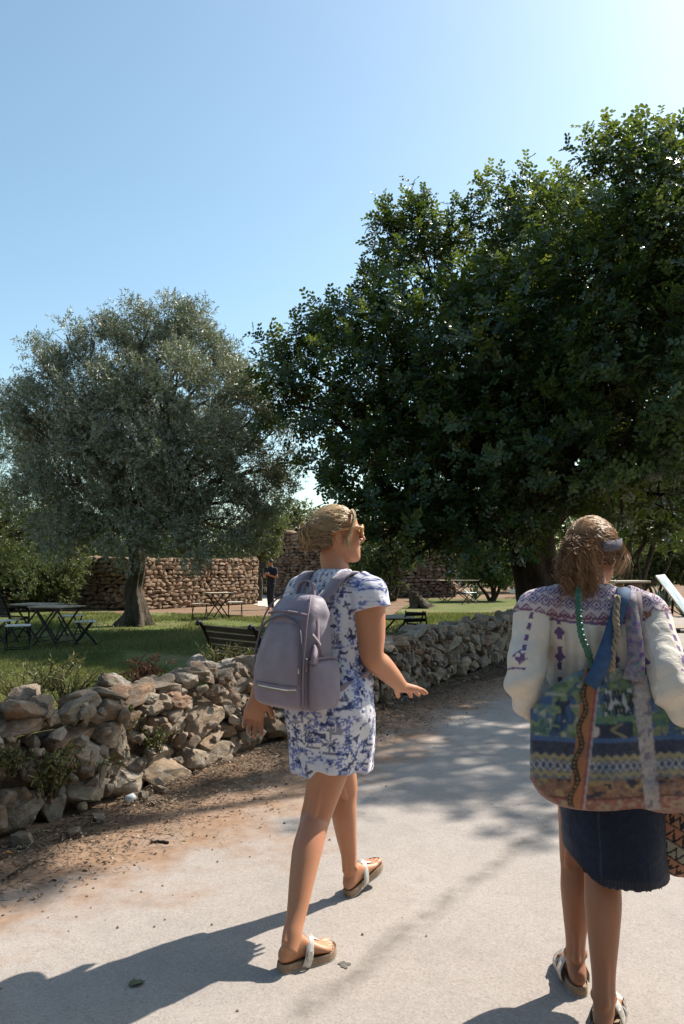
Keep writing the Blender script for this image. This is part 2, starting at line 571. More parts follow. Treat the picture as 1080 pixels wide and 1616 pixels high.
# dry stone wall along the road
wall = tag(empty("dry_stone_wall", (0, 0, 0)), "low rubble dry stone wall running along the left edge of the road", "wall")
wa = math.atan2(WALL_D[1], WALL_D[0])
rr = random.Random(5)
mb = MB()
S0, S1 = -1.6, 11.6
for i in range(26):
    s0 = S0 + (S1 - S0) * i / 26; s1 = S0 + (S1 - S0) * (i + 1) / 26
    a, b = wall_pt(s0), wall_pt(s1)
    mb.bar((a[0], a[1], .22), (b[0], b[1], .22), .26 + .03 * rr.random(), .4 + .05 * rr.random())
core = mb.build("rubble_fill", MAT["rubble_core"], wall)
def joined_stones(name, items, meshes, parent, mat=None):
    """stones past the count that are parts: one mesh of real stones"""
    Vs, Fs, Ts, b = [], [], [], 0
    cache = {}
    for mi, loc, size, rot in items:
        if mi not in cache:
            me = meshes[mi]; cv = np.empty(len(me.vertices) * 3); me.vertices.foreach_get("co", cv)
            fv = np.empty(len(me.polygons) * 3, np.int32); me.polygons.foreach_get("vertices", fv)
            cache[mi] = (cv.reshape(-1, 3), fv.reshape(-1, 3))
        cv, fv = cache[mi]
        M = np.array(Matrix.Rotation(rot[2], 3, 'Z') @ Matrix.Rotation(rot[1], 3, 'Y') @ Matrix.Rotation(rot[0], 3, 'X'))
        Vs.append((cv * np.array(size)) @ M.T + np.array(tuple(loc))); Fs.append(fv + b); b += len(cv); Ts.append(np.full(len(cv), (len(Ts) * .61803) % 1))
    o = obj(name, np.concatenate(Vs), np.concatenate(Fs), mat or meshes[0].materials[0], parent)
    o.data.set_sharp_from_angle(angle=R(32))
    o.data.attributes.new("tint", 'FLOAT', 'POINT').data.foreach_set("value", np.concatenate(Ts).astype(np.float32))
    o["kind"] = "stuff"
    return o


z = 0.0
rows = [.16, .13, .13, .11, .1, .09]
SPLIT, far_items = 6.3, []


def wall_stone(s, L, off, zc, dep, hh, rot):
    q = wall_pt(s + L / 2, off)
    mi, sz = rr.randrange(20), (L, dep, hh)
    if s < SPLIT: put_stone(STONES[mi], (q[0], q[1], zc), sz, rot, wall)
    else: far_items.append((mi, (q[0], q[1], zc), sz, rot))


for ri, h in enumerate(rows):
    s = S0 + rr.uniform(0, .2)
    while s < S1:
        L = rr.choice((.1, .15, .19, .23, .28, .36)) * rr.uniform(.85, 1.15) * (1.0 if ri < 4 else .9)
        hh = h * rr.uniform(.85, 1.6)
        dz = .03 * math.sin(s * 3.1 + ri * 1.7) + .022 * math.sin(s * 7.3 + ri)
        wall_stone(s, L * 1.1, .14 + rr.uniform(-.04, .05) - .016 * ri, z + h / 2 + dz * min(1, ri) + rr.uniform(-.025, .025), rr.uniform(.18, .28), hh,
                   (rr.uniform(-.25, .25), rr.uniform(-.4, .4), wa + rr.uniform(-.3, .3) + (math.pi if rr.random() < .5 else 0)))
        s += L * .97 + (0.0 if rr.random() < .8 else rr.uniform(0, .04))
    z += h * .9
# cap stones, loose and uneven
for off in (.07, -.13):
    s = S0
    while s < S1:
        L = rr.choice((.12, .16, .22, .3)) * rr.uniform(.85, 1.15)
        wall_stone(s, L, off + rr.uniform(-.06, .06), z - .05 + rr.uniform(-.06, .06), rr.uniform(.14, .26), rr.uniform(.09, .2), (rr.uniform(-.4, .4), rr.uniform(-.4, .4), wa + rr.uniform(-.7, .7)))
        s += L * rr.uniform(.95, 1.3) if off > 0 else L * rr.uniform(1.3, 2.0)
chips = []
for i in range(420):                                   # small wedging stones in the joints
    q = wall_pt(rr.uniform(S0, SPLIT), .2 + rr.uniform(-.06, .07)); e = rr.uniform(.025, .075)
    chips.append((rr.randrange(20), (q[0], q[1], rr.uniform(.03, .62)), (e * 1.5, e, e), (rr.uniform(-1, 1), rr.uniform(-1, 1), rr.uniform(0, 6))))
joined_stones("wedge_stones", chips, LOW, wall, MAT["limestone_tint"])
joined_stones("far_stones", far_items, STONES, wall, MAT["limestone_tint"])
# the big pale boulder on top, and its neighbours
for px, py, D, sz in ((187, 1090, 5.3, (.33, .28, .22)), (372, 1053, 6.6, (.25, .22, .17)), (330, 1062, 6.3, (.27, .22, .2)),
                      (425, 1095, 6.55, (.2, .2, .2)), (20, 1130, 4.55, (.26, .22, .2)), (311, 1046, 6.5, (.18, .16, .14)), (395, 1048, 6.75, (.14, .14, .15))):
    q = at(px, py, D)
    put_stone(PALE[rr.randrange(4)], q, sz, (rr.uniform(-.3, .3), rr.uniform(-.3, .3), rr.uniform(0, 6)), wall)
# fallen stones at the foot
for i in range(26):
    q = wall_pt(rr.uniform(-.5, 11), .34 + abs(rr.gauss(0, .12)))
    r_ = rr.uniform(.03, .1)
    put_stone(STONES[rr.randrange(20)], (q[0], q[1], r_ * .25), (r_ * 1.4, r_, r_ * .8), (rr.uniform(-.3, .3), 0, rr.uniform(0, 6)), wall)


def masonry(parent, a, b, z0, z1, lmin, lmax, hmin, hmax, mesh, name="stone", seed=1, thick=.5, wob=.02):
    """face stones between plan points a and b, proud of a core"""
    r = random.Random(seed)
    a, b = np.array(a, float), np.array(b, float)
    d = b - a; Lw = np.linalg.norm(d); d /= Lw
    n = np.array([d[1], -d[0]])                       # to the right of a->b
    ang = math.atan2(d[1], d[0])
    m = MB()
    ca, cb = a - n * (thick / 2 + .06), b - n * (thick / 2 + .06)
    m.bar((*ca, (z0 + z1) / 2 - .03), (*cb, (z0 + z1) / 2 - .03), thick, z1 - z0 - .06)
    m.build("wall_core", MAT["rubble_core"], parent)
    z = z0; cnt = 0
    while z < z1 - .04:
        h = r.uniform(hmin, hmax); s = r.uniform(-.1, 0)
        while s < Lw:
            L = min(r.uniform(lmin, lmax), max(.1, Lw - s + .05))
            q = a + d * (s + L / 2) + n * r.uniform(-wob, wob)
            put_stone(mesh[r.randrange(len(mesh))], (q[0], q[1], z + h / 2), (L * 1.06, .26, h * r.uniform(.9, 1.35)),
                      (r.uniform(-.2, .2), r.uniform(-.2, .2), ang + r.uniform(-.15, .15) + (math.pi if r.random() < .5 else 0)), parent, name)
            s += L; cnt += 1
        z += h * .95
    return cnt


# stone wall behind the olive tree: a lit face and a shaded return
gw = tag(empty("stone_garden_wall", (-7.2, 26.2, 0)), "tall warm stone wall with square end standing behind the olive tree", "wall")
gw_inv = Matrix.Translation((7.2, -26.2, 0))
masonry(gw, (-7.0 + 7.2, 26.0 - 26.2), (-3.46 + 7.2, 30.6 - 26.2), 0, 1.72, .16, .42, .11, .2, WARM, seed=3)
masonry(gw, (-3.5 + 7.2, 30.75 - 26.2), (-4.0 + 7.2, 31.1 - 26.2), 0, 1.72, .2, .35, .12, .2, WARM, seed=4, thick=.2)
gw_ret = True


def far_wall(name, a, b, z0, z1, parent, l=(.14, .42), h=(.11, .2), seed=1):
    """stones too small to tell apart singly: one mesh of real stones"""
    r = random.Random(seed)
    a, b = np.array(a, float), np.array(b, float)
    d = b - a; Lw = np.linalg.norm(d); d /= Lw; n = np.array([d[1], -d[0]]); ang = math.atan2(d[1], d[0])
    items, z = [], z0
    while z < z1 - .02:
        hh = min(r.uniform(*h), z1 - z); s = r.uniform(-.1, 0)
        while s < Lw - .01:
            L = min(r.uniform(*l), Lw - s + .05)
            q = a + d * (s + L / 2) + n * r.uniform(-.03, .03)
            items.append((r.randrange(8), (q[0], q[1], z + hh / 2 + .03 * math.sin(s * 2.3 + z * 5)), (L * 1.08, .3, hh * r.uniform(.95, 1.4)), (r.uniform(-.2, .2), r.uniform(-.25, .25), ang + r.uniform(-.2, .2))))
            s += L
        z += hh * .95
    return joined_stones(name, items, WARM, parent, MAT["far_masonry"])


far_wall("wall_return", (-10.9 + 7.2, 28.0 - 26.2), (-7.05 + 7.2, 26.0 - 26.2), 0, 1.8, gw, seed=12)
m = MB(); m.bar((-10.9 + 7.35, 28.3 - 26.2, .85), (-7.05 + 7.35, 26.3 - 26.2, .85), .4, 1.7); m.build("wall_core", MAT["rubble_core"], gw)
BEV = bev_box(.5, .5, .5, .09)
# low stone house behind the walker, flat roof of stone slabs
hs = tag(empty("stone_house", (-3.2, 37.0, 0)), "small old stone house with rough slab roof behind the path", "house")
m = MB(); m.box((4.4, 3.15, 1.45), (8.3, 5.6, 2.85)); m.build("wall_core", MAT["rubble_core"], hs)
far_wall("front_wall", (0.1, .2), (8.7, .2), 0, 3.0, hs, seed=8)
far_wall("side_wall", (.1, 6.0), (.1, .2), 0, 3.0, hs, seed=9)
roof = empty("roof"); roof.parent = hs
r_ = random.Random(3)
for i in range(42):
    x = -.15 + r_.uniform(0, 8.9); y = r_.uniform(-.1, 3)
    put_stone(WARM[i % 8], (x, y, 3.08 + .14 * y + r_.uniform(-.03, .06)), (r_.uniform(.5, .9), r_.uniform(.4, .8), r_.uniform(.1, .2)), (r_.uniform(-.1, .1), r_.uniform(-.1, .1), r_.uniform(0, 6)), roof, "roof_slab")
m = MB(); m.box((4.4, 3.1, 3.06), (8.7, 6.0, .1)); m.build("roof_bed", MAT["far_masonry"], hs)
# reed screen closing the yard beside the wall
rs = tag(empty("reed_screen", (-5.2, 40, 0)), "upright brown reed screen closing the yard beyond the wall end", "screen")
V, F, T = [], [], []
for i in range(150):
    x = -.4 + 2.6 * i / 150; hgt = 2.0 + .25 * r_.random(); b0 = len(V)
    vv, ff = tube_geo([(x, r_.uniform(-.03, .03), 0), (x + r_.uniform(-.04, .04), r_.uniform(-.03, .03), hgt)], [.012, .009], 4)
    V += vv; F += [tuple(j + b0 for j in f) for f in ff]; T += [r_.random()] * len(vv)
o = obj("reeds", V, F, MAT["dry_litter"], rs, False); o["kind"] = "stuff"
o.data.attributes.new("tint", 'FLOAT', 'POINT').data.foreach_set("value", np.array(T, np.float32))
m = MB(); m.bar((-.4, .04, 1.6), (2.2, .04, 1.6), .03, .05); m.bar((-.4, .04, .6), (2.2, .04, .6), .03, .05); m.build("rail", MAT["dark_wood"], rs)
# ------------------------------------------------------------------ foliage
def unit(a): return a / (np.linalg.norm(a, axis=-1, keepdims=True) + 1e-9)


HEX = np.array([(0, 0, 0), (.4, .45, .1), (.85, .42, .1), (1, 0, .0), (.85, -.42, .1), (.4, -.45, .1)])
HEXF = np.array([(0, 1, 3), (1, 2, 3), (0, 3, 5), (3, 4, 5)])
RHO = np.array([(0, 0, 0), (.45, .5, .06), (1, 0, 0), (.45, -.5, .06)])
RHOF = np.array([(0, 1, 2), (0, 2, 3)])


def cards(pos, d, n, L, W, tpl, tris, tint):
    """leaf shapes: pos, axis d, face normal n (all (N,3)), lengths, widths"""
    d = unit(d); s = unit(np.cross(n, d)); n = np.cross(d, s)
    L = np.asarray(L) * np.ones(len(pos)); W = np.asarray(W) * np.ones(len(pos))
    V = (pos[:, None] + d[:, None] * (tpl[None, :, 0, None] * L[:, None, None])
         + s[:, None] * (tpl[None, :, 1, None] * W[:, None, None]) + n[:, None] * (tpl[None, :, 2, None] * W[:, None, None] * 2))
    k_ = len(tpl)
    F = (tris[None] + (np.arange(len(pos)) * k_)[:, None, None]).reshape(-1, 3)
    return V.reshape(-1, 3), F, np.repeat(tint, k_)


def leaf_obj(name, parts, mat, parent=None, kind="stuff"):
    V = np.concatenate([p[0] for p in parts]); T = np.concatenate([p[2] for p in parts])
    b, Fs = 0, []
    for p in parts: Fs.append(p[1] + b); b += len(p[0])
    o = obj(name, V, np.concatenate(Fs), mat, parent, False)
    o.data.attributes.new("tint", 'FLOAT', 'POINT').data.foreach_set("value", T.astype(np.float32))
    if kind: o["kind"] = kind
    return o


def rdir(n, r): return unit(r.normal(size=(n, 3)))


def lobe_points(lobes, n, r, lo=.45, squash=.85):
    """points in a set of balls (c, rad); thinned deep inside the others"""
    c = np.array([l[0] for l in lobes]); R_ = np.array([l[1] for l in lobes]); w = np.array([(l[2] if len(l) > 2 else 1.0) for l in lobes])
    pr = w * R_ ** 2.2; pr /= pr.sum()
    i = r.choice(len(lobes), n, p=pr)
    d = rdir(n, r)
    q = (lo + (1 - lo) * r.random(n) ** .55)
    wob = 1 + .22 * np.sin(d[:, 0] * 5 + i) * np.cos(d[:, 2] * 4 + i * 2) + .1 * np.sin(d[:, 1] * 9 + i)
    P = c[i] + d * (R_[i] * q * wob)[:, None] * np.array([1, 1, squash])
    return P, d, i


def carob_shoots(P, d, r, length=(.3, .6), leaves=8, leaf=.21, lf=.104):
    """each shoot carries compound leaves of three leaflet pairs"""
    n = len(P)
    ax = unit(d * .55 + np.array([0, 0, .55]) + r.normal(size=(n, 3)) * .38)
    Ls = r.uniform(*length, n)
    t = np.linspace(.12, 1, leaves)
    ph = np.arange(leaves) * 2.4
    u = unit(np.cross(ax, np.array([.31, .17, .93]) + r.normal(size=(n, 3)) * .05)); v = np.cross(ax, u)
    base = P[:, None] + ax[:, None] * (t[None, :] * Ls[:, None])[:, :, None]
    a = ph[None] + r.uniform(0, 6.28, (n, 1)) + r.normal(size=(n, leaves)) * .3
    rad = u[:, None] * np.cos(a)[..., None] + v[:, None] * np.sin(a)[..., None]
    op = .95 - .55 * t[None, :, None]
    ld = unit(ax[:, None] * (1 - op) + rad * op + np.array([0, 0, -.12]) + r.normal(size=(n, leaves, 3)) * .12)
    nr = unit(ax[:, None] * .8 - rad * .2 + np.array([0, 0, .35]) + r.normal(size=(n, leaves, 3)) * .25)
    base, ld, nr = base.reshape(-1, 3), ld.reshape(-1, 3), nr.reshape(-1, 3)
    sd = unit(np.cross(nr, ld)); nr = np.cross(ld, sd)
    N = len(base)
    tb = np.repeat(np.clip(r.normal(.42, .2, n), 0, .93) + (r.random(n) < .02) * .3, leaves)
    out = []
    LL = leaf * r.uniform(.75, 1.15, N)
    for f in (.25, .62, 1.0):
        for sg in (-1, 1):
            p = base + ld * (LL * f)[:, None]
            dd = ld * (.55 if f < .9 else .8) + sd * sg * .9 + r.normal(size=(N, 3)) * .12
            nn = nr + sd * sg * -.25 + r.normal(size=(N, 3)) * .18
            out.append(cards(p, dd, nn, lf * r.uniform(.8, 1.15, N), lf * .68, HEX, HEXF, np.clip(tb + r.normal(0, .08, N), 0, 1)))
    return out, [(P[i], P[i] + ax[i] * Ls[i]) for i in range(n)]


def sprigs(P, d, r, leaves, sl, L, W, up=.25, tsd=.2, toff=0.0):
    """twigs with small narrow leaves"""
    n = len(P)
    ax = unit(d * .7 + np.array([0, 0, up]) + r.normal(size=(n, 3)) * .5)
    t = r.uniform(0, 1, (n, leaves))
    base = (P[:, None] + ax[:, None] * (t * sl)[..., None]).reshape(-1, 3)
    N = n * leaves
    dd = np.repeat(ax, leaves, 0) * .7 + rdir(N, r)
    nn = rdir(N, r) + np.array([.15, .1, .6])
    tint = np.clip(np.repeat(r.normal(.5, tsd, n) + toff, leaves) + r.normal(0, .12, N), 0, 1)
    return [cards(base, dd, nn, L * r.uniform(.7, 1.25, N), W, RHO, RHOF, tint)]


def limb(mb, a, b, r0, r1, rnd, sag=.15, n=5, sides=7):
    a, b = Vector(a), Vector(b)
    L = (b - a).length
    pts = [a]
    for i in range(1, n):
        t = i / n
        p = a.lerp(b, t) + Vector((rnd.uniform(-1, 1), rnd.uniform(-1, 1), rnd.uniform(-.3, 1))) * L * sag * math.sin(t * 3.14) * .6
        pts.append(p)
    pts.append(b)
    q = crom(pts, 3)
    mb.tube(q, np.linspace(r0, r1, len(q)), sides)
    return q


def trunk_mesh(path, radii, sides=28, lobes=5, amp=.18, seed=1, flare=1.0):
    P = crom(path, 8); k_ = len(P)
    rad = np.interp(np.linspace(0, 1, k_), np.linspace(0, 1, len(radii)), radii)
    T, U, B = frames(P)
    a = np.linspace(0, 2 * np.pi, sides, endpoint=False)
    V = []
    for i in range(k_):
        t = i / (k_ - 1)
        for x in a:
            am = amp * (1 + 1.6 * flare * max(0, 1 - t * 4))
            rr_ = rad[i] * (1 + am * math.sin(lobes * x + 2.2 * t + seed) + am * .5 * math.sin((lobes + 4) * x - 4 * t + seed * 2)
                            + .12 * mnoise.noise(Vector((math.cos(x) * 2 + seed, math.sin(x) * 2, t * 9))))
            V.append(P[i] + (U[i] * math.cos(x) + B[i] * math.sin(x)) * rr_)
    F = [(i * sides + j, i * sides + (j + 1) % sides, (i + 1) * sides + (j + 1) % sides, (i + 1) * sides + j) for i in range(k_ - 1) for j in range(sides)]
    F.append(tuple(range((k_ - 1) * sides, k_ * sides)))
    return V, F


# ---- the big carob tree on the right
cr = np.random.default_rng(21); rnd = random.Random(21)
base = at(862, 1000, 16.8); base.z = 0
ct = tag(empty("carob_tree", base), "huge dark leathery-leaved carob tree shading the road on the right", "tree")
LOB = [  # photo x, y, distance, radius
    (492, 590, 17.2, 1.0, .45), (470, 640, 17.0, .85, .4), (575, 570, 17.6, 1.4), (560, 690, 17.0, 1.3, .8), (655, 460, 18.4, 1.3), (640, 385, 18.4, .6, .6),
    (685, 600, 16.2, 1.85), (625, 780, 16.4, 1.4), (690, 830, 16.2, 1.05), (775, 415, 18.0, 1.3), (805, 560, 15.8, 2.1), (780, 730, 15.6, 1.8),
    (760, 850, 15.2, .85), (880, 400, 16.8, 1.25), (930, 520, 14.8, 1.95), (920, 690, 14.8, 1.75), (1010, 345, 14.5, 1.3), (1060, 480, 13.4, 1.9),
    (1050, 660, 13.4, 1.7), (1060, 780, 14.2, 1.0), (1120, 390, 13.5, 1.6), (990, 800, 16.5, 1.0), (605, 850, 15.2, .75, .8), (650, 880, 15.5, .5, .8), (560, 780, 15.5, .6, .6), (740, 640, 19.5, 2.2), (880, 620, 19.0, 2.4), (640, 680, 19.0, 1.7),
    (800, 490, 20, 1.9), (960, 450, 18.0, 2.0), (1060, 600, 17.5, 2.2)]
lobes = [(np.array(at(x, y, D) - base), r_, *w) for x, y, D, r_, *w in LOB]
for x, y, z, r_ in ((7.6, 12.6, 7.0, 1.8), (5.6, 9.05, 9.7, .5), (5.95, 9.85, 9.4, .55), (9.0, 14.5, 6.8, 2.4), (7.2, 10.7, 8.2, 1.5), (8.2, 10.6, 7.6, 1.8), (6.9, 12.0, 4.8, 1.4)):
    lobes.append((np.array((x, y, z)) - np.array(base), r_, .42 if r_ > .8 else .9))
P, d, li = lobe_points(lobes, 3700, cr, .42)
keep = P[:, 2] > 1.55 + .35 * np.sin(P[:, 0] * 1.7)
P, d, li = P[keep], d[keep], li[keep]
leafparts, stems = carob_shoots(P, d, cr)
# long shoots standing out of the outline
topl = [i for i in range(len(LOB)) if LOB[i][2] < 18.45]
E0, E1 = [], []
for i in range(260):
    l = lobes[topl[rnd.randrange(len(topl))]]
    dd = np.array((rnd.uniform(-.9, .7), rnd.uniform(-.8, .4), rnd.uniform(.15, 1))); dd /= np.linalg.norm(dd)
    E0.append(np.array(l[0]) + dd * l[1] * .8); E1.append(dd)
for x, y, D in ((600, 345, 18.3), (628, 335, 18.4), (655, 325, 18.4), (690, 345, 18.3), (725, 350, 18.2), (770, 300, 18), (800, 285, 17.9), (812, 300, 18), (850, 290, 17.5), (885, 285, 17), (905, 305, 17), (960, 225, 14.6), (985, 220, 14.5),
                (1000, 250, 14.5), (1040, 235, 14), (1065, 225, 13.6), (555, 480, 17.6), (565, 500, 17.5), (485, 530, 17.2), (450, 565, 17.1), (440, 590, 17), (470, 560, 17.2), (580, 440, 17.6), (600, 410, 18)):
    for _ in range(4):                                 # upright sprays along the top edge
        E0.append(np.array(at(x + rnd.uniform(-14, 14), y + rnd.uniform(22, 62), D) - base)); E1.append(np.array((rnd.uniform(-.3, .3), rnd.uniform(-.2, .2), 1.6)))
lp2, stems2 = carob_shoots(np.array(E0), np.array(E1), cr, (.55, 1.0), 12, .21)
crown = leaf_obj("crown", leafparts + lp2, MAT["carob_leaf"], ct)
HUB = np.array((8.2, 10.6, 7.6)) - np.array(base)
m = MB()
fork = Vector((-.35, -.1, 2.5))
V, F = trunk_mesh([(0, 0, -.1), (.02, 0, .5), (-.12, 0, 1.2), (-.3, -.05, 1.9), fork, (-.45, -.1, 3.4)], [.74, .52, .46, .46, .5, .3], lobes=4, amp=.13, seed=2)
m.add(V, F)
for i, l in enumerate(lobes):
    c_ = Vector(l[0])
    st = fork + Vector((rnd.uniform(-.25, .25), rnd.uniform(-.25, .25), rnd.uniform(-.6, .7)))
    if l[1] < .8 and c_.y < -6: st = Vector(HUB) + Vector((0, 0, -.4))       # outer bough off the neighbouring one
    q = limb(m, st, c_, rnd.uniform(.1, .19) if l[1] > .8 else .06, .035, rnd, .2, 6)
    for _ in range(9):
        s_ = Vector(q[rnd.randrange(len(q) // 2, len(q))])
        e_ = c_ + Vector(rdir(1, cr)[0]) * l[1] * rnd.uniform(.6, .95)
        limb(m, s_, e_, .028, .006, rnd, .2, 3, 5)
for a_, b_ in stems2: m.tube([a_ - (b_ - a_) * .5, a_, b_], [.011, .008, .004], 4)
for j in range(0, len(stems), 3): m.tube([stems[j][0] - (stems[j][1] - stems[j][0]) * .6, stems[j][1]], [.007, .003], 3, False)
m.build("trunk", MAT["carob_bark"], ct, True)


# ---- olive trees
def olive(name, label, base, path, radii, lobes, nsp, seed, mat="olive_leaf", leaves=17, L=.095, W=.021, group=None, forkz=2.0, sides=28, lobes_n=5, barkm="olive_bark"):
    r = np.random.default_rng(seed); rd = random.Random(seed)
    t = tag(empty(name, base), label, "tree", group)
    P, d, i = lobe_points(lobes, nsp, r, .5, .95)
    n_ = np.sin(P[:, 0] * 2.9 + 1) * np.sin(P[:, 2] * 3.1) * np.cos(P[:, 1] * 2.3) + .5 * np.sin(P[:, 0] * 6 + P[:, 2] * 5)
    kp = n_ > r.uniform(-.75, .45, len(P)); P, d, i = P[kp], d[kp], i[kp]
    leaf_obj("crown", sprigs(P, d, r, leaves, .34, L, W, toff=r.uniform(-.28, .28, len(lobes))[i]), MAT[mat], t)
    m = MB()
    V, F = trunk_mesh(path, radii, sides, lobes_n, .2, seed)
    m.add(V, F)
    top = Vector(path[-1])
    for l in lobes:
        c_ = Vector(l[0])
        q = limb(m, top + Vector((rd.uniform(-.15, .15), rd.uniform(-.15, .15), rd.uniform(-.5, 0))), c_, rd.uniform(.06, .12), .02, rd, .22, 6)
        for _ in range(5):
            limb(m, Vector(q[rd.randrange(len(q) // 2, len(q))]), c_ + Vector(rdir(1, r)[0]) * l[1] * .8, .014, .004, rd, .2, 3, 4)
    m.build("trunk", MAT[barkm], t, True)
    return t


ob = at(212, 985, 19.0); ob.z = 0
OL = [(190, 560, 19.2, 1.05), (112, 600, 19, .95), (250, 545, 19, 1.1), (300, 550, 18.6, .95), (62, 645, 19, .85), (150, 650, 17.8, 1.2), (240, 650, 17.6, 1.25), (330, 630, 18, 1.15),
      (380, 660, 18.6, .95), (30, 690, 18.8, .85), (110, 740, 17.8, 1.15), (210, 750, 17.3, 1.2), (310, 740, 17.4, 1.25), (400, 740, 18.3, 1.0), (425, 775, 18.6, .75),
      (350, 820, 17.6, .95), (260, 830, 17.4, .9), (150, 820, 18.0, .95), (60, 790, 18.4, .95), (390, 835, 18.4, .6), (200, 680, 20.5, 1.6), (310, 690, 20.5, 1.5), (90, 700, 20.5, 1.4), (250, 790, 20.4, 1.2)]
tuft = [(105, 528, 19.2, .42), (60, 560, 19.2, .4), (205, 505, 19.2, .45), (270, 502, 19.0, .5), (305, 507, 18.8, .45), (345, 560, 18.6, .5), (395, 605, 18.6, .5), (430, 680, 18.6, .5), (22, 620, 19, .4), (455, 735, 18.6, .4), (150, 540, 18.6, .5), (235, 520, 18.4, .4), (75, 590, 18.4, .5), (365, 600, 18.2, .5), (415, 640, 18.3, .45), (40, 650, 18, .5), (180, 600, 17.5, .6), (280, 590, 17.3, .6), (340, 690, 17, .6), (250, 710, 16.8, .6), (140, 700, 17, .6), (400, 800, 17.8, .5), (300, 860, 17, .55), (200, 850, 17.2, .55), (95, 840, 17.6, .6)]
lobes = [(np.array(at(x, y, D) - ob), r_ * (.78 if r_ > .6 else 1.0)) for x, y, D, r_ in OL + tuft]
olive("olive_tree", "silvery round-crowned olive tree with gnarled trunk on the lawn", ob,
      [(0, 0, -.1), (.03, 0, .35), (-.05, .02, .9), (.05, 0, 1.5), (-.02, .05, 2.1), (.08, 0, 2.6)], [.42, .25, .2, .175, .2, .15], lobes, 33000, 31)
ob2 = at(-60, 960, 23.0); ob2.z = 0
lobes = [(np.array(at(x, y, D) - ob2), r_) for x, y, D, r_ in
         [(-20, 720, 23, 1.5), (40, 760, 23, 1.3), (-90, 700, 23.5, 1.7), (20, 840, 22.5, 1.4), (-60, 840, 22, 1.4), (90, 820, 23.5, 1.2), (100, 730, 24, 1.2), (-120, 800, 23, 1.8), (30, 905, 23.6, .8)]]
olive("olive_tree", "olive tree at the far left behind the round one, shade painted into its leaves", ob2, [(0, 0, -.1), (0, 0, .5), (.1, 0, 1.2), (0, .1, 1.9)], [.4, .26, .22, .18], lobes, 7000, 32, mat="bush_leaf")  # darker leaf colour stands in for the shade on this olive


# ---- trees and bushes further back
def bush(name, label, cat, base, lobes, nsp, seed, mat, leaves=16, L=.13, W=.06, group=None, stem=True):
    r = np.random.default_rng(seed); rd = random.Random(seed)
    t = tag(empty(name, base), label, cat, group)
    P, d, i = lobe_points(lobes, nsp, r, .25)
    P[:, 2] = np.maximum(P[:, 2], .03)
    leaf_obj("crown", sprigs(P, d, r, leaves, .3, L, W), MAT[mat], t)
    m = MB()
    for l in lobes:
        limb(m, (rd.uniform(-.1, .1), rd.uniform(-.1, .1), -.05), Vector(l[0]), .05 if not stem else .09, .015, rd, .15, 4, 6)
    m.build("trunk", MAT["shrub_bark"], t, True)
    return t


def bush_at(name, label, cat, basepx, D, L_, nsp, seed, mat, **kw):
    b = at(basepx, 900, D); b.z = 0
    return bush(name, label, cat, b, [(np.array(at(x, y, d_) - b), r_) for x, y, d_, r_ in L_], nsp, seed, mat, **kw)


BG = "bushes and trees closing the view"
bush_at("pale_bush", "pale sunlit bush rising behind the stone house roof", "bush", 465, 44,
        [(450, 815, 44, 1.3), (480, 822, 44, 1.0), (420, 830, 43, 1.3), (505, 830, 45, 1.0), (440, 850, 43, 1.4)], 1500, 51, "pale_bush_leaf", group=BG)
bush_at("pale_bush", "light olive-green shrub between the olive tree and the path", "bush", 408, 33,
        [(405, 845, 33, .75), (425, 835, 33.5, .7), (395, 865, 33, .6), (420, 865, 33.5, .6)], 800, 52, "pale_bush_leaf", group=BG)
bush_at("dark_tree", "dense dark tree behind the low hanging carob branches", "tree", 640, 46,
        [(600, 830, 46, 2.3), (680, 820, 46, 2.6), (760, 810, 46, 2.6), (560, 860, 45, 1.8), (650, 870, 44, 2), (740, 870, 44, 2), (830, 830, 46, 2.4), (820, 880, 44, 2)], 3000, 53, "bush_leaf", L=.2, W=.1, group=BG)
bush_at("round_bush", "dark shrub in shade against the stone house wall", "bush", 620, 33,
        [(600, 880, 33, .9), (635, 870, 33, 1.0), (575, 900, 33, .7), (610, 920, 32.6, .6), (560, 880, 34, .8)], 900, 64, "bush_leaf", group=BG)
bush_at("round_bush", "dark bush behind the chairs beside the carob trunk", "bush", 775, 33,
        [(770, 885, 33, .9), (800, 880, 33, .9), (750, 900, 32.5, .6), (790, 905, 32.5, .7)], 900, 54, "bush_leaf", group=BG)
bush_at("slim_tree", "leafy roadside tree with slim trunk behind the tables at right", "tree", 1006, 26,
        [(1010, 740, 26, 1.6), (1060, 770, 25.5, 1.5), (960, 780, 26, 1.3), (1090, 700, 26, 1.7), (1040, 820, 25.5, 1.0), (985, 830, 26, .7), (1075, 850, 26, .7)], 2600, 55, "bush_leaf", L=.12, W=.065, group=BG)
bush_at("round_bush", "green bush between the slim tree and the agaves", "bush", 1040, 31,
        [(1030, 890, 31, .8), (1060, 885, 31, .8), (1000, 900, 31, .6), (1085, 890, 31, .8)], 900, 56, "bush_leaf", group=BG)
bush_at("dark_tree", "dark tree at the right edge behind the information board", "tree", 1120, 34,
        [(1060, 830, 34, 1.8), (1110, 800, 34, 2.2), (1000, 840, 36, 1.8), (930, 850, 38, 2.2), (1150, 860, 33, 2)], 2200, 57, "bush_leaf", L=.16, W=.085, group=BG)
bush_at("round_bush", "shrub in dappled light behind the left cafe tables", "bush", 85, 26,
        [(80, 905, 26, .75), (110, 900, 26, .7), (50, 915, 26, .6), (95, 930, 25.6, .6), (40, 940, 26, .5)], 1000, 58, "pale_bush_leaf", L=.1, W=.035, group=BG)
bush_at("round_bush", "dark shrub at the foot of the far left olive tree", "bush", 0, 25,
        [(0, 900, 25, 1.0), (-40, 910, 25, 1.0), (30, 925, 25.5, .7), (140, 930, 29, 1.2), (170, 900, 30, 1.3)], 1200, 59, "bush_leaf", group=BG)

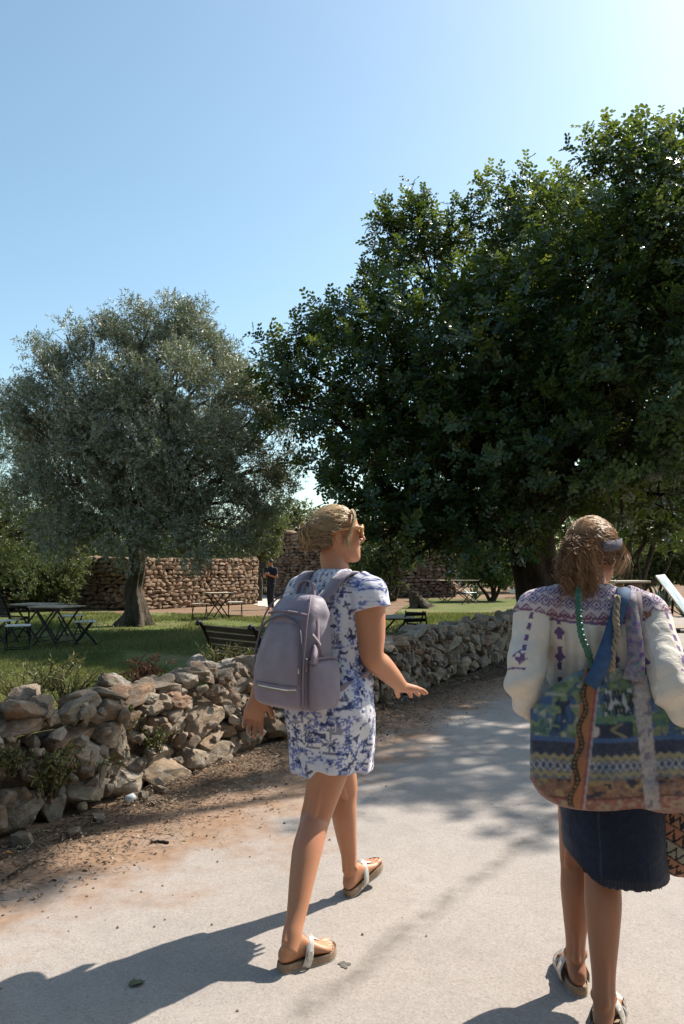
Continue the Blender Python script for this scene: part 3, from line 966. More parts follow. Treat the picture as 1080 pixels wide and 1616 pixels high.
bush_at("dark_tree", "dense dark tree filling the gap left of the garden wall", "tree", 60, 33,
        [(20, 860, 33, 2.0), (90, 850, 33, 1.9), (150, 860, 34, 1.7), (-50, 850, 33, 2.2), (60, 910, 32, 1.3), (-10, 920, 32, 1.3), (210, 870, 35, 1.4), (270, 850, 36, 1.5), (330, 855, 37, 1.4), (130, 915, 33, 1.2)], 3600, 60, "bush_leaf", L=.15, W=.075, group=BG)
# wood far off that closes the horizon
r = np.random.default_rng(61)
lob = []
for i in range(220):
    x = r.uniform(-75, 95); y = 62 + r.uniform(-5, 18); rad = r.uniform(1.4, 2.6)
    lob.append((np.array((x, y, rad * .6 + r.uniform(0, .5))), rad))
P, d, i = lobe_points(lob, 22000, r, .6)
P[:, 2] = np.maximum(P[:, 2], .05)
tag(leaf_obj("far_wood", sprigs(P, d, r, 8, .5, .34, .2), MAT["bush_leaf"], None), "low dark belt of far-off trees along the horizon", "wood", kind="stuff")


# unseen leafy mass, added behind the camera to block skylight
r = np.random.default_rng(63)
lob = []
for i in range(46):
    a = R(r.uniform(150, 390)); rad = r.uniform(9, 14)
    x, y = math.cos(a) * rad - 1, -abs(math.sin(a)) * rad * .8 - 3.5 if math.sin(a) < 0 else -3.5 + math.sin(a) * rad * .6
    lob.append((np.array((x, y, r.uniform(1.5, 9.5))), r.uniform(1.8, 2.6)))
lob = [l for l in lob if l[0][1] < 0.5 and math.hypot(l[0][0], l[0][1]) > 5]
P, d, i = lobe_points(lob, 16000, r, .3)
P[:, 2] = np.maximum(P[:, 2], .05)
P = P[(P[:, 1] < .8) | (P[:, 0] < -6)]; d = d[:len(P)]
tag(leaf_obj("skylight_blocker", sprigs(P, d, r, 6, .5, .32, .2), MAT["bush_leaf"], None), "unseen leafy mass added behind the viewpoint to block skylight", "wood", kind="stuff")

# ---- agaves
def agave(base, s, seed, label):
    rd = random.Random(seed)
    t = tag(empty("agave", base), label, "plant", "agaves at the right")
    for i in range(16):
        a = i * 2.4; el = R(rd.uniform(30, 82)); L = s * rd.uniform(.7, 1.0)
        V, F = [], []
        for k_ in range(6):
            f = k_ / 5
            w = .075 * s * (1 - f) ** .7 * (1 if k_ else .7) + .002
            r_ = L * math.cos(el) * f; z_ = L * math.sin(el) * f - .12 * L * f * f
            c_ = Vector((math.cos(a) * r_, math.sin(a) * r_, z_ + .02)); sd_ = Vector((-math.sin(a), math.cos(a), 0))
            V += [c_ + sd_ * w, c_ - Vector((0, 0, w * .5)), c_ - sd_ * w]
            if k_:
                b_ = 3 * k_
                F += [(b_ - 3, b_ - 2, b_ + 1, b_), (b_ - 2, b_ - 1, b_ + 2, b_ + 1)]
        o = obj("leaf", V, F, MAT["agave"], t)
        o.modifiers.new("thickness", 'SOLIDIFY').thickness = .012


simple("agave", (.14, .2, .12), .5, var=.3, scale=4)
for px, py, D, s_, lb in ((1045, 915, 24, 1.1, "blue-green agave behind the leaning information board"), (1078, 918, 22.5, .8, "smaller agave at the right edge behind the board"),
                          (750, 940, 34, 1.0, "agave in shade behind the far cafe table")):
    b_ = at(px, py, D); b_.z = 0
    agave(b_, s_, int(px), lb)
# ------------------------------------------------------------------ lawn grass, litter, weeds
def blades(n, x0, x1, y0, y1, ok, r, L, W, tint=.5):
    x = r.uniform(x0, x1, n); y = r.uniform(y0, y1, n)
    kk = ok(x, y); x, y = x[kk], y[kk]
    P = np.stack([x, y, lawn_z(x, y)], -1)
    d = unit(r.normal(size=(len(x), 3)) * .45 + np.array([0, 0, 1]))
    nn = unit(r.normal(size=(len(x), 3)) * np.array([1, 1, .2]))
    patch = .45 * np.sin(x * 1.1 + y * .7) + .4 * np.sin(x * 2.7 - y * 1.3) + .35 * np.sin(x * .45 + 2)
    return cards(P, d, nn, L * r.uniform(.5, 1.3, len(x)), W, RHO, RHOF, np.clip(r.normal(tint, .2, len(x)) + patch * .5, 0, 1))


gr = np.random.default_rng(71)


def bare(x, y):
    v = np.sin(x * .9 + 1) * np.cos(y * .8) + .5 * np.sin(x * 2.3 + y * 1.7)
    d_ol = np.hypot(x - ob.x, (y - ob.y)) < 1.5 + .4 * np.sin(x * 4)
    return lawn_ok(x, y) & (v < gr.uniform(.25, 1.1, x.shape)) & (~d_ol | (gr.random(x.shape) < .15))


tag(leaf_obj("lawn_grass", [blades(170000, -6.5, 5, 5.5, 13, bare, gr, .055, .009), blades(110000, -9, 9, 13, 24, bare, gr, .07, .016)],
             MAT["grass_blade"]), "short green and yellow grass covering the lawn", "grass", kind="stuff")

# dry litter strip between wall and road
n = 26000
s_ = gr.uniform(-1.5, 10.5, n); o_ = .28 + np.abs(gr.normal(0, .36, n)); kk = o_ < 1.25 + .2 * np.sin(s_ * 2)
s_, o_ = s_[kk], o_[kk]
P = np.stack([WALL_A[0] + WALL_D[0] * s_ + WALL_N[0] * o_, WALL_A[1] + WALL_D[1] * s_ + WALL_N[1] * o_, np.abs(gr.normal(.008, .01, len(s_))) + .006], -1)
N = len(P)
dd = gr.normal(size=(N, 3)) * np.array([1, 1, .15]); nn = gr.normal(size=(N, 3)) * .35 + np.array([0, 0, 1])
thin = gr.random(N) < .55
lit = cards(P, dd, nn, np.where(thin, gr.uniform(.015, .09, N), gr.uniform(.01, .035, N)), np.where(thin, .0032, gr.uniform(.006, .017, N)), HEX, HEXF, np.clip(gr.normal(.5, .25, N), 0, 1))
tag(leaf_obj("dry_leaf_litter", [lit], MAT["dry_litter"]), "dry leaves, straw and twigs along the foot of the wall", "leaf litter", kind="stuff")
# grit on the road
n = 2600
x = gr.uniform(-2.2, 3, n); y = gr.uniform(2.3, 9, n)
w_ = wall_dist(x, y)
kk = (w_ > .4) & (gr.random(n) < np.clip(1.5 - w_ * .75, .05, 1)); x, y = x[kk], y[kk]
sz = gr.uniform(.002, .007, len(x))
oct_ = np.array([(1, 0, 0), (-1, 0, 0), (0, 1, 0), (0, -1, 0), (0, 0, 1), (0, 0, -.3)])
of = np.array([(0, 2, 4), (2, 1, 4), (1, 3, 4), (3, 0, 4)])
V = (np.stack([x, y, np.full(len(x), .006)], -1)[:, None] + oct_[None] * sz[:, None, None] * gr.uniform(.5, 1.4, (len(x), 6, 1))).reshape(-1, 3)
F = (of[None] + (np.arange(len(x)) * 6)[:, None, None]).reshape(-1, 3)
gt = obj("road_grit", V, F, MAT["dry_litter"], None, False)
gt.data.attributes.new("tint", 'FLOAT', 'POINT').data.foreach_set("value", np.repeat(np.clip(gr.normal(.55, .3, len(x)), 0, 1), 6).astype(np.float32))
tag(gt, "small loose grit scattered over the road", "gravel", kind="stuff")


def weed(name, label, base, h, spread, n_st, seed, mat, leaf=(.05, .022), lean=(0, 0), per=12, cat="plant", group="weeds growing on the wall"):
    r = np.random.default_rng(seed)
    t = tag(empty(name, base), label, cat, group)
    m = MB(); pos, dr = [], []
    for i in range(n_st):
        a = r.uniform(0, 6.28); e = r.uniform(.2, 1.0) * spread
        tip = np.array((math.cos(a) * e + lean[0] * h, math.sin(a) * e + lean[1] * h, h * r.uniform(.5, 1.0)))
        b_ = np.array((math.cos(a) * e * .25, math.sin(a) * e * .25, 0))
        pts = [b_ + (tip - b_) * f + np.array((0, 0, .15 * h * math.sin(f * 3.1))) for f in np.linspace(0, 1, 6)]
        m.tube(pts, np.linspace(.004, .0015, 6), 4, False)
        for _ in range(per):
            f = r.uniform(.1, 1.0); kx = min(4, int(f * 5)); p = pts[kx] + (pts[kx + 1] - pts[kx]) * (f * 5 - kx)
            pos.append(p); dr.append(r.normal(size=3) * .8 + (tip - b_) / h * .5)
    m.build("stems", MAT["shrub_bark"], t)
    N = len(pos)
    leaf_obj("leaves", [cards(np.array(pos), np.array(dr), r.normal(size=(N, 3)) + np.array([0, 0, .8]), leaf[0] * r.uniform(.5, 1.4, N), leaf[1], HEX, HEXF, np.clip(r.normal(.5, .25, N), 0, 1))], MAT[mat], t)


WD = [("dry_shrub", "reddish dried shrub beside the big pale boulder on the wall", 232, 1095, 5.75, .3, .2, 26, "dry_red_leaf", (.06, .022)),
      ("dry_shrub", "second reddish dried plant right of the boulder", 262, 1110, 5.75, .2, .16, 14, "dry_red_leaf", (.06, .025)),
      ("weed", "leafy green weed growing on the wall top at the far left", 40, 1115, 4.95, .25, .25, 26, "weed_leaf", (.07, .013)),
      ("weed", "yellowing weed on the wall top left of the boulder", 105, 1110, 5.15, .25, .25, 26, "weed_leaf", (.05, .016)),
      ("weed", "weed behind the wall between boulder and left edge", 75, 1090, 5.6, .28, .3, 26, "weed_leaf", (.06, .014)),
      ("creeper", "green creeper hanging over the wall face at lower left", 75, 1260, 4.25, .3, .2, 34, "weed_leaf", (.05, .026)),
      ("creeper", "small green plant rooted at the wall foot at left", 20, 1225, 4.15, .18, .13, 16, "weed_leaf", (.05, .022)),
      ("creeper", "weed growing from the joints below the boulder", 185, 1160, 5.0, .24, .2, 22, "weed_leaf", (.045, .024)),
      ("creeper", "low weed at the wall foot below the boulder", 150, 1230, 4.8, .2, .2, 20, "weed_leaf", (.04, .02)),
      ("creeper", "green tuft growing out of the wall left of the walker", 245, 1190, 5.15, .22, .14, 18, "weed_leaf", (.04, .02)),
      ("weed", "dry weed at the wall foot beside the walker's hand", 330, 1165, 6.1, .16, .14, 16, "weed_leaf", (.04, .012)),
      ("weed", "tall grassy weed on the lawn edge by the bench", 345, 1062, 6.9, .28, .22, 26, "weed_leaf", (.07, .01)),
      ("weed", "weed between the wall stones in front of the bench", 385, 1062, 6.9, .25, .2, 22, "weed_leaf", (.06, .012)),
      ("weed", "grey-green weed on the wall below the two folding chairs", 640, 1006, 9.6, .1, .3, 26, "weed_leaf", (.05, .016)),
      ("weed", "tuft on the wall top beside the walker's elbow", 606, 1010, 9.0, .09, .25, 22, "weed_leaf", (.05, .016))]
for i, (nm, lb, px, py, D, h, sp_, ns, mt, lf) in enumerate(WD):
    weed(nm, lb, at(px, py, D), h * .9, sp_, int(ns * 1.2), 400 + i, mt, (lf[0] * .72, lf[1] * .55), per=15)

# single small things on the ground
m = MB(); a_, b_ = at(12, 1384, 3.64), at(62, 1355, 3.86)
m.tube([(a_.x, a_.y, .014), ((a_.x + b_.x) / 2, (a_.y + b_.y) / 2 + .015, .02), (b_.x, b_.y, .012)], [.007, .008, .004], 6)
tag(m.build("stick", MAT["shrub_bark"], None, True), "grey broken stick lying in the litter at lower left", "stick")
m = MB(); m.tube([at(135, 1251, 4.9) * 1 + Vector((0, 0, .01)), at(155, 1257, 4.85) + Vector((0, 0, .03)), at(172, 1252, 4.9) + Vector((0, 0, .015))], [.005, .005, .003], 5)
tag(m.build("stick", MAT["weathered_wood"], None, True), "thin pale twig lying below the wall beside the plastic lid", "stick")
k = NT("white_plastic"); k.bsdf((.75, .75, .74), .35); MAT["white_plastic"] = k.mat
q = at(207, 1257, 4.8); q.z = .018
m = MB(); m.tube([q + Vector((-.018, 0, -.012)), q + Vector((-.016, 0, .004)), q + Vector((.012, .004, .012)), q + Vector((.016, .004, .004))], [.024, .03, .03, .022], 12)
tag(m.build("plastic_lid", MAT["white_plastic"], None, True), "small white plastic lid lying in the dry litter", "litter")
cone = MB(); q = at(252, 1317, 4.1); q.z = .016
cone.tube(crom([q + Vector((-.05, 0, -.006)), q + Vector((-.02, .012, -.005)), q + Vector((.02, .012, -.006)), q + Vector((.05, -.004, -.006))], 5), [.003] + [.008 + .0015 * math.sin(j * 1.6) for j in range(14)] + [.003], 8)
tag(cone.build("seed_pod", MAT["carob_bark"], None, True), "dark carob pod lying at the edge of the litter", "pod")


def flat_leaf(name, label, px, py, size, mat, rot, curl=.25):
    D = CAM_H * FPX / (py - 895)
    q = at(px, py, D); q.z = .006
    V, F = [], []
    for i in range(9):
        t = i / 8; w = .5 * math.sin(math.pi * t ** .8) ** .8 * (1 + .15 * math.sin(i * 2.4))
        for j in (-1, -.5, 0, .5, 1):
            V.append(((t - .5) * size, j * w * size * .7, .005 + curl * size * (abs(j) * w) ** 2 + .05 * size * math.sin(t * 5 + j)))
        if i:
            for j in range(4): F.append((5 * i - 5 + j, 5 * i - 4 + j, 5 * i + 1 + j, 5 * i + j))
    o = obj(name, V, F, mat)
    o.location, o.rotation_euler = q, (0, 0, rot)
    return tag(o, label, "leaf")


simple("fallen_green", (.1, .12, .06), .7, var=.35, scale=30)
simple("fallen_orange", (.5, .22, .06), .7, var=.3, scale=30)
flat_leaf("fallen_leaf", "fallen green leaf lying on the road inside the shadow", 217, 1527, .058, MAT["fallen_green"], .5)
flat_leaf("fallen_leaf", "orange dry leaf in the litter at the left edge", 14, 1336, .06, MAT["fallen_orange"], .2, .6)
k = NT("tar"); p = k.coord(); n_ = k.noise(p, 60, 4)
k.bsdf(k.ramp(n_, [(.3, (.05, .045, .04)), (.7, (.16, .14, .12))]), .8, nrm=k.bump(n_, .5, .004)); MAT["tar"] = k.mat
D = CAM_H * FPX / (1499 - 895); q = at(544, 1499, D)
m = MB(); m.add([(q.x, q.y, .0085)] + [(q.x + .02 * (1 + .3 * math.sin(3 * a) + .2 * math.sin(5 * a + 1)) * math.cos(a), q.y + .024 * (1 + .25 * math.sin(4 * a)) * math.sin(a), .0062) for a in np.linspace(0, 6.28, 18, endpoint=False)],
                [(0, 1 + i, 1 + (i + 1) % 18) for i in range(18)])
tag(m.build("tar_spot", MAT["tar"], None, True), "small dark tar spot on the road before the walkers", "stain")


# ------------------------------------------------------------------ garden furniture
def copy_tree(o, parent=None):
    c = o.copy(); col.objects.link(c); c.parent = parent
    for ch in list(o.children): copy_tree(ch, c)
    return c


def cafe_table(name, loc, rz, label, w=.75, dp=.7, h=.74, legm="black_iron", topm="weathered_wood"):
    t = tag(empty(name, loc, rz), label, "table", "folding cafe tables")
    n = 6
    for i in range(n):
        m = MB(); y = -dp / 2 + dp * (i + .5) / n
        m.box((0, y, h - .012), (w, dp / n - .012, .024), None, .004); m.build("slat", MAT[topm], t)
    m = MB(); m.bar((-w * .42, 0, h - .034), (w * .42, 0, h - .034), dp * .9, .02); m.build("top_frame", MAT[legm], t)
    for s in (-1, 1):
        for f in (-1, 1):
            m = MB(); m.bar((f * w * .38, s * (dp * .4 + .008 * f), h - .03), (-f * w * .38, s * (dp * .4 + .008 * f), .0), .02, .03); m.build("leg", MAT[legm], t)
    for f in (-1, 1):
        m = MB(); m.bar((f * w * .3, -dp * .4, .1), (f * w * .3, dp * .4, .1), .016, .016); m.build("stretcher", MAT[legm], t)
    return t


def cafe_chair(loc, rz, label, seatm="pale_paint", framem="black_iron", group="folding cafe chairs", back=True):
    t = tag(empty("folding_chair" if back else "folding_stool", loc, rz), label, "chair" if back else "stool", group)
    for i in range(5):
        m = MB(); m.box((0, -.16 + .08 * i, .45), (.4, .068, .018), None, .004); m.build("seat_slat", MAT[seatm], t)
    for s in (-1, 1):
        m = MB(); m.bar((s * .195, -.2, 0), (s * .195, .12, .44), .018, .025); m.build("leg", MAT[framem], t)
        m = MB(); m.bar((s * .178, .24, 0), (s * .178, -.16, .44), .018, .025); m.build("leg", MAT[framem], t)
        if back:
            m = MB(); m.bar((s * .195, .12, .43), (s * .195, .25, .84), .018, .025); m.build("back_post", MAT[framem], t)
    if back:
        for z_, y_ in ((.79, .236), (.68, .2), (.58, .168)):
            m = MB(); m.box((0, y_, z_), (.39, .016, .06), Matrix.Rotation(R(-17), 3, 'X'), .003); m.build("back_slat", MAT[framem if seatm == "black_iron" else "dark_wood"], t)
    m = MB(); m.bar((-.19, -.16, .06), (.19, -.16, .06), .014, .014); m.build("stretcher", MAT[framem], t)
    m = MB(); m.bar((-.17, .2, .06), (.17, .2, .06), .014, .014); m.build("stretcher", MAT[framem], t)
    return t


def g(px, D, z=0.0):
    q = at(px, 900, D); q.z = z + float(lawn_z(q.x, q.y))
    return q


cafe_table("cafe_table", g(92, 14.1), R(-20), "square folding table nearest the camera on the left lawn")
cafe_table("cafe_table", g(60, 15.0), R(-14), "folding table just behind the nearest one on the left lawn")
cafe_chair(g(137, 14.2), R(-70), "folding chair with pale seat right of the left tables", back=False)
cafe_chair(g(113, 15.8), R(-10), "pale seat folding stool behind the left tables", back=False)
cafe_chair(g(32, 13.2), R(20), "folding stool with pale seat in front of the left tables", back=False)
cafe_chair(g(10, 14.4), R(75), "folding stool with pale seat at the left edge", back=False)


def park_bench(loc, rz, label, L=1.3):
    t = tag(empty("garden_bench", loc, rz), label, "bench", "dark slatted garden benches")
    for i in range(6):
        m = MB(); m.box((0, -.2 + .075 * i, .42 + .004 * i), (L, .06, .025), None, .005); m.build("seat_slat", MAT["dark_wood"], t)
    for i in range(6):
        y, z_ = .24 + .03 * i, .5 + .068 * i
        m = MB(); m.box((0, y, z_), (L, .022, .055), Matrix.Rotation(R(-22), 3, 'X'), .005); m.build("back_slat", MAT["dark_wood"], t)
    for s in (-1, 1):
        x = s * (L / 2 - .04)
        m = MB()
        m.tube(crom([(x, .3, 0), (x, .24, .2), (x, .22, .42), (x, .32, .68), (x, .42, .86), (x, .47, .9), (x, .49, .87)], 4), .022, 7)
        m.tube(crom([(x, -.26, 0), (x, -.2, .2), (x, -.24, .4), (x, -.2, .6), (x, 0, .63), (x, .27, .62)], 4), .02, 7)
        m.tube(crom([(x, -.22, .4), (x, .0, .38), (x, .23, .4)], 4), .02, 7)
        m.tube(crom([(x, -.23, .08), (x, 0, .2), (x, .28, .08)], 4), .014, 6)
        m.build("cast_side", MAT["black_iron"], t, True)
    return t


bq = g(352, 8.2); park_bench((bq.x + .4, 8.15, -.03), R(136), "dark slatted garden bench seen from behind just over the wall", .95)
bl = g(5, 16.0); park_bench(bl, R(150), "dark garden bench with curved armrests at the left edge", 1.2)
# by the stone wall
cafe_table("cafe_table", g(345, 21.5), R(30), "folding table in front of the stone garden wall", .7, .6)
cafe_chair(g(316, 21.0), R(20), "stool left of the table by the garden wall", "weathered_wood", back=False)
cafe_chair(g(372, 22.0), R(10), "pale stool right of the table by the garden wall", "pale_paint", back=False)
# middle lawn: table and two black chairs
cafe_table("cafe_table", g(606, 13.6), R(12), "pale wooden table top showing behind the walker's arm", .9, .8)
cafe_chair(g(640, 13.6), R(215), "black folding chair next to the table behind the walker's arm", "black_iron")
cafe_chair(g(664, 14.2), R(150), "black folding chair farther from the table, to its right", "black_iron")
# far right group under the carob
cafe_table("cafe_table", g(722, 31.5), R(5), "far folding table in the shade left of the carob trunk", 1.6, .9, .92)
cafe_chair(g(741, 30.2), R(40), "white stool in front of the far shaded table", "white_plastic", back=False)
cafe_table("cafe_table", g(684, 33), R(10), "dark folding table behind the far shaded table", 1.2, .8, .9, topm="dark_wood")

# gnarled stump in the shade
st = tag(empty("tree_stump", g(661, 27)), "gnarled pale stump standing in the shade of the carob", "stump")
V, F = trunk_mesh([(0, 0, -.05), (-.04, 0, .15), (-.1, 0, .3), (-.14, 0, .45), (-.1, 0, .55)], [.34, .26, .2, .17, .13], 26, 5, .3, 6); obj("trunk", V, F, MAT["olive_bark"], st)

# right side: stone base with slab table, blocks, leaning board
sb = tag(empty("stone_table", g(987, 19.5), R(8)), "pale slab table top resting on stone blocks at right", "table")
m = MB(); m.box((0, 0, 1.08), (1.0, .7, .06), None, .015); m.build("slab_top", MAT["slab_stone"], sb)
for x, y, sx_, sz_ in ((-.25, 0, .4, .52), (.22, .05, .42, .5), (-.2, 0, .36, .5), (.2, 0, .4, .52)):
    zz = .26 if (x, y) in ((-.25, 0), (.22, .05)) else .78
    put_stone(STONES[int(abs(x) * 40) % 14], (x, y, zz), (sx_, .5, sz_ * 1.05), (0, 0, x), sb, "stone_block")
sb2 = tag(empty("stone_block", g(1018, 18.6)), "squared pale stone block standing beside the slab table", "stone")
put_stone(STONES[3], (0, 0, .38), (.45, .42, .8), (0, 0, .3), sb2, "block"); put_stone(STONES[5], (-.5, .1, .3), (.5, .4, .62), (0, 0, 0), sb2, "block")

k = NT("board_print"); c = k.coord("Generated")
n_ = k.noise(c, 3.2, 6, .6); sxy = k.n("ShaderNodeSeparateXYZ"); k.put(sxy.inputs[0], c)
land = k.ramp(n_, [(.35, (.16, .2, .26)), (.5, (.35, .38, .38)), (.65, (.5, .47, .42))])
skyc = k.mix(k.ramp(sxy.outputs[1], [(.5, 0.0), (.7, 1.0)]), land, (.5, .6, .68))
k.bsdf(skyc, .3); MAT["board_print"] = k.mat
T0, B0 = at(1035, 908, 18.4), at(1098, 990, 18.2)
wv = Vector((.62, .95, .02)); Tn = (B0 - T0).cross(wv).normalized()
bd = tag(empty("information_board", (B0.x, B0.y, 0)), "printed information board leaning back at the right edge", "sign")
lo_ = Vector((-B0.x, -B0.y, 0))
if Tn.z < 0: Tn = -Tn
cs = [T0, T0 + wv, B0 + wv, B0]
m = MB(); m.add([c_ + lo_ for c_ in cs] + [c_ - Tn * .03 + lo_ for c_ in cs], [(0, 1, 2, 3), (7, 6, 5, 4), (0, 4, 5, 1), (1, 5, 6, 2), (2, 6, 7, 3), (3, 7, 4, 0)]); m.build("panel", MAT["pale_paint"], bd)
ins = lambda a, b: T0 + (B0 - T0) * a + wv * b + Tn * .003 + lo_
m = MB(); m.add([ins(.04, .05), ins(.04, .95), ins(.96, .95), ins(.96, .05)], [(0, 1, 2, 3)]); m.build("printed_face", MAT["board_print"], bd)
for a_ in (.1, .9):
    q_ = ins(.3, a_) - Tn * .04
    m = MB(); m.bar(q_, (q_.x - .1, q_.y, 0), .04, .05); m.build("leg", MAT["dark_wood"], bd)
pf = tag(empty("wooden_platform", g(1062, 17.3), R(-12)), "low weathered wooden platform on the ground before the board", "platform")
for i in range(7):
    m = MB(); m.box((0, -.36 + .12 * i, .1), (1.3, .1, .03), None, .004); m.build("plank", MAT["weathered_wood"], pf)
for s in (-1, 0, 1):
    m = MB(); m.box((s * .55, 0, .042), (.08, .8, .084)); m.build("bearer", MAT["dark_wood"], pf)
sg = tag(empty("small_sign", g(815, 27)), "small pale plaque on a thin post in the lawn", "sign")
m = MB(); m.bar((0, 0, 0), (0, 0, .55), .02, .02); m.build("post", MAT["black_iron"], sg)
m = MB(); m.box((0, -.02, .6), (.5, .02, .16), Matrix.Rotation(R(-30), 3, 'X')); m.build("plate", MAT["pale_paint"], sg)
# ------------------------------------------------------------------ people: shared tools
def ring_loft(rings, k=5, sides=40, dome=.35):
    """rings: (centre, half-axis a, half-axis b, exponent); closed smooth solid through them"""
    C = crom([r[0] for r in rings], k); A = crom([r[1] for r in rings], k); B = crom([r[2] for r in rings], k)
    p = np.interp(np.linspace(0, 1, len(C)), np.linspace(0, 1, len(rings)), [r[3] if len(r) > 3 else 2.0 for r in rings])
    t = np.linspace(0, 2 * np.pi, sides, endpoint=False)
    c, s = np.cos(t), np.sin(t)
    V = []
    for i in range(len(C)):
        ca = np.sign(c) * np.abs(c) ** (2 / p[i]); sb_ = np.sign(s) * np.abs(s) ** (2 / p[i])
        V.append(C[i] + np.outer(ca, A[i]) + np.outer(sb_, B[i]))
    e0 = C[0] - (C[1] - C[0]) / (np.linalg.norm(C[1] - C[0]) + 1e-9) * dome * min(np.linalg.norm(A[0]), np.linalg.norm(B[0]))
    e1 = C[-1] + (C[-1] - C[-2]) / (np.linalg.norm(C[-1] - C[-2]) + 1e-9) * dome * min(np.linalg.norm(A[-1]), np.linalg.norm(B[-1]))
    n = len(C); V = np.concatenate(V + [e0[None], e1[None]])
    F = [(i * sides + j, i * sides + (j + 1) % sides, (i + 1) * sides + (j + 1) % sides, (i + 1) * sides + j) for i in range(n - 1) for j in range(sides)]
    F += [(n * sides, (j + 1) % sides, j) for j in range(sides)]
    F += [(n * sides + 1, (n - 1) * sides + j, (n - 1) * sides + (j + 1) % sides) for j in range(sides)]
    return V, F


def limb_loft(pts, radii, k=5, sides=18, dome=.7):
    P = np.asarray([tuple(p) for p in pts], float)
    T, U, B = frames(P)
    return ring_loft([(P[i], U[i] * radii[i], B[i] * radii[i]) for i in range(len(P))], k, sides, dome)


def ball(c, ax, ay, az, n=14):
    """ellipsoid with axis vectors"""
    c, ax, ay, az = (np.array(tuple(q), float) for q in (c, ax, ay, az))
    V, F = [], []
    for i in range(n + 1):
        th = math.pi * i / n
        for j in range(n * 2):
            ph = math.pi * j / n
            V.append(c + ax * math.sin(th) * math.cos(ph) + ay * math.sin(th) * math.sin(ph) + az * math.cos(th))
    m_ = n * 2
    for i in range(n):
        for j in range(m_): F.append((i * m_ + j, (i + 1) * m_ + j, (i + 1) * m_ + (j + 1) % m_, i * m_ + (j + 1) % m_))
    bm = bmesh.new()
    vs_ = [bm.verts.new(v) for v in V]
    for f in F: bm.faces.new([vs_[i] for i in f])
    bmesh.ops.remove_doubles(bm, verts=bm.verts, dist=1e-6)
    bm.verts.index_update()
    out = np.array([v.co[:] for v in bm.verts]), [tuple(v.index for v in f.verts) for f in bm.faces]
    bm.free()
    return out


def fuse(solids, voxel, smooth=4, fac=.5):
    """one continuous skin round overlapping closed solids"""
    V, F, b = [], [], 0
    for v, f in solids:
        V += [tuple(x) for x in v]; F += [tuple(i + b for i in q) for q in f]; b += len(v)
    me = np_mesh("tmp", V, F)
    o = bpy.data.objects.new("tmp", me); col.objects.link(o)
    rm = o.modifiers.new("r", 'REMESH'); rm.mode = 'VOXEL'; rm.voxel_size = voxel
    if smooth:
        sm = o.modifiers.new("s", 'SMOOTH'); sm.factor = fac; sm.iterations = smooth
    dg = bpy.context.evaluated_depsgraph_get()
    me2 = bpy.data.meshes.new_from_object(o.evaluated_get(dg))
    bpy.data.objects.remove(o); bpy.data.meshes.remove(me)
    return me2


def mesh_np(me):
    V = np.empty(len(me.vertices) * 3, np.float32); me.vertices.foreach_get("co", V)
    N = np.empty(len(me.vertices) * 3, np.float32); me.vertices.foreach_get("normal", N)
    return V.reshape(-1, 3).astype(float), N.reshape(-1, 3).astype(float)


def set_np(me, V):
    me.vertices.foreach_set("co", V.astype(np.float32).ravel()); me.update()
    me.polygons.foreach_set("use_smooth", np.ones(len(me.polygons), dtype=bool))


def set_col(me, C, name="print"):
    a = me.attributes.new(name, 'FLOAT_COLOR', 'POINT')
    a.data.foreach_set("color", np.concatenate([np.clip(C, 0, 1), np.ones((len(C), 1))], 1).astype(np.float32).ravel())


def vnoise(V, scale, off=0.0):
    return np.array([mnoise.noise(Vector(v * scale + off)) for v in V])


def grid2(u, v, seed=0):
    """cheap smooth 2-D value noise on arrays"""
    r = np.random.default_rng(seed); T_ = r.random((64, 64))
    iu, iv = np.floor(u).astype(int), np.floor(v).astype(int); fu, fv = u - iu, v - iv
    fu, fv = fu * fu * (3 - 2 * fu), fv * fv * (3 - 2 * fv)
    g_ = lambda a, b: T_[a % 64, b % 64]
    return (g_(iu, iv) * (1 - fu) + g_(iu + 1, iv) * fu) * (1 - fv) + (g_(iu, iv + 1) * (1 - fu) + g_(iu + 1, iv + 1) * fu) * fv


def ribbon(path, ups, width, thick, k=6):
    """flat band along path, lying across the given up vectors"""
    P, U_ = crom(path, k), unit(crom(ups, k)); T = unit(np.gradient(P, axis=0)); S = unit(np.cross(U_, T)); U_ = np.cross(T, S)
    W = np.interp(np.linspace(0, 1, len(P)), np.linspace(0, 1, len(np.atleast_1d(width)) if np.ndim(width) else 2), width if np.ndim(width) else [width, width])
    V, F = [], []
    for i in range(len(P)):
        h = S[i] * W[i] / 2; u = U_[i] * thick / 2
        V += [P[i] - h * .96 - u, P[i] - h, P[i] - h * .96 + u, P[i] + h * .96 + u, P[i] + h, P[i] + h * .96 - u]
        if i:
            for j in range(6): F.append((6 * i - 6 + j, 6 * i - 6 + (j + 1) % 6, 6 * i + (j + 1) % 6, 6 * i + j))
    F += [tuple(range(5, -1, -1)), tuple(range(6 * len(P) - 6, 6 * len(P)))]
    return V, F


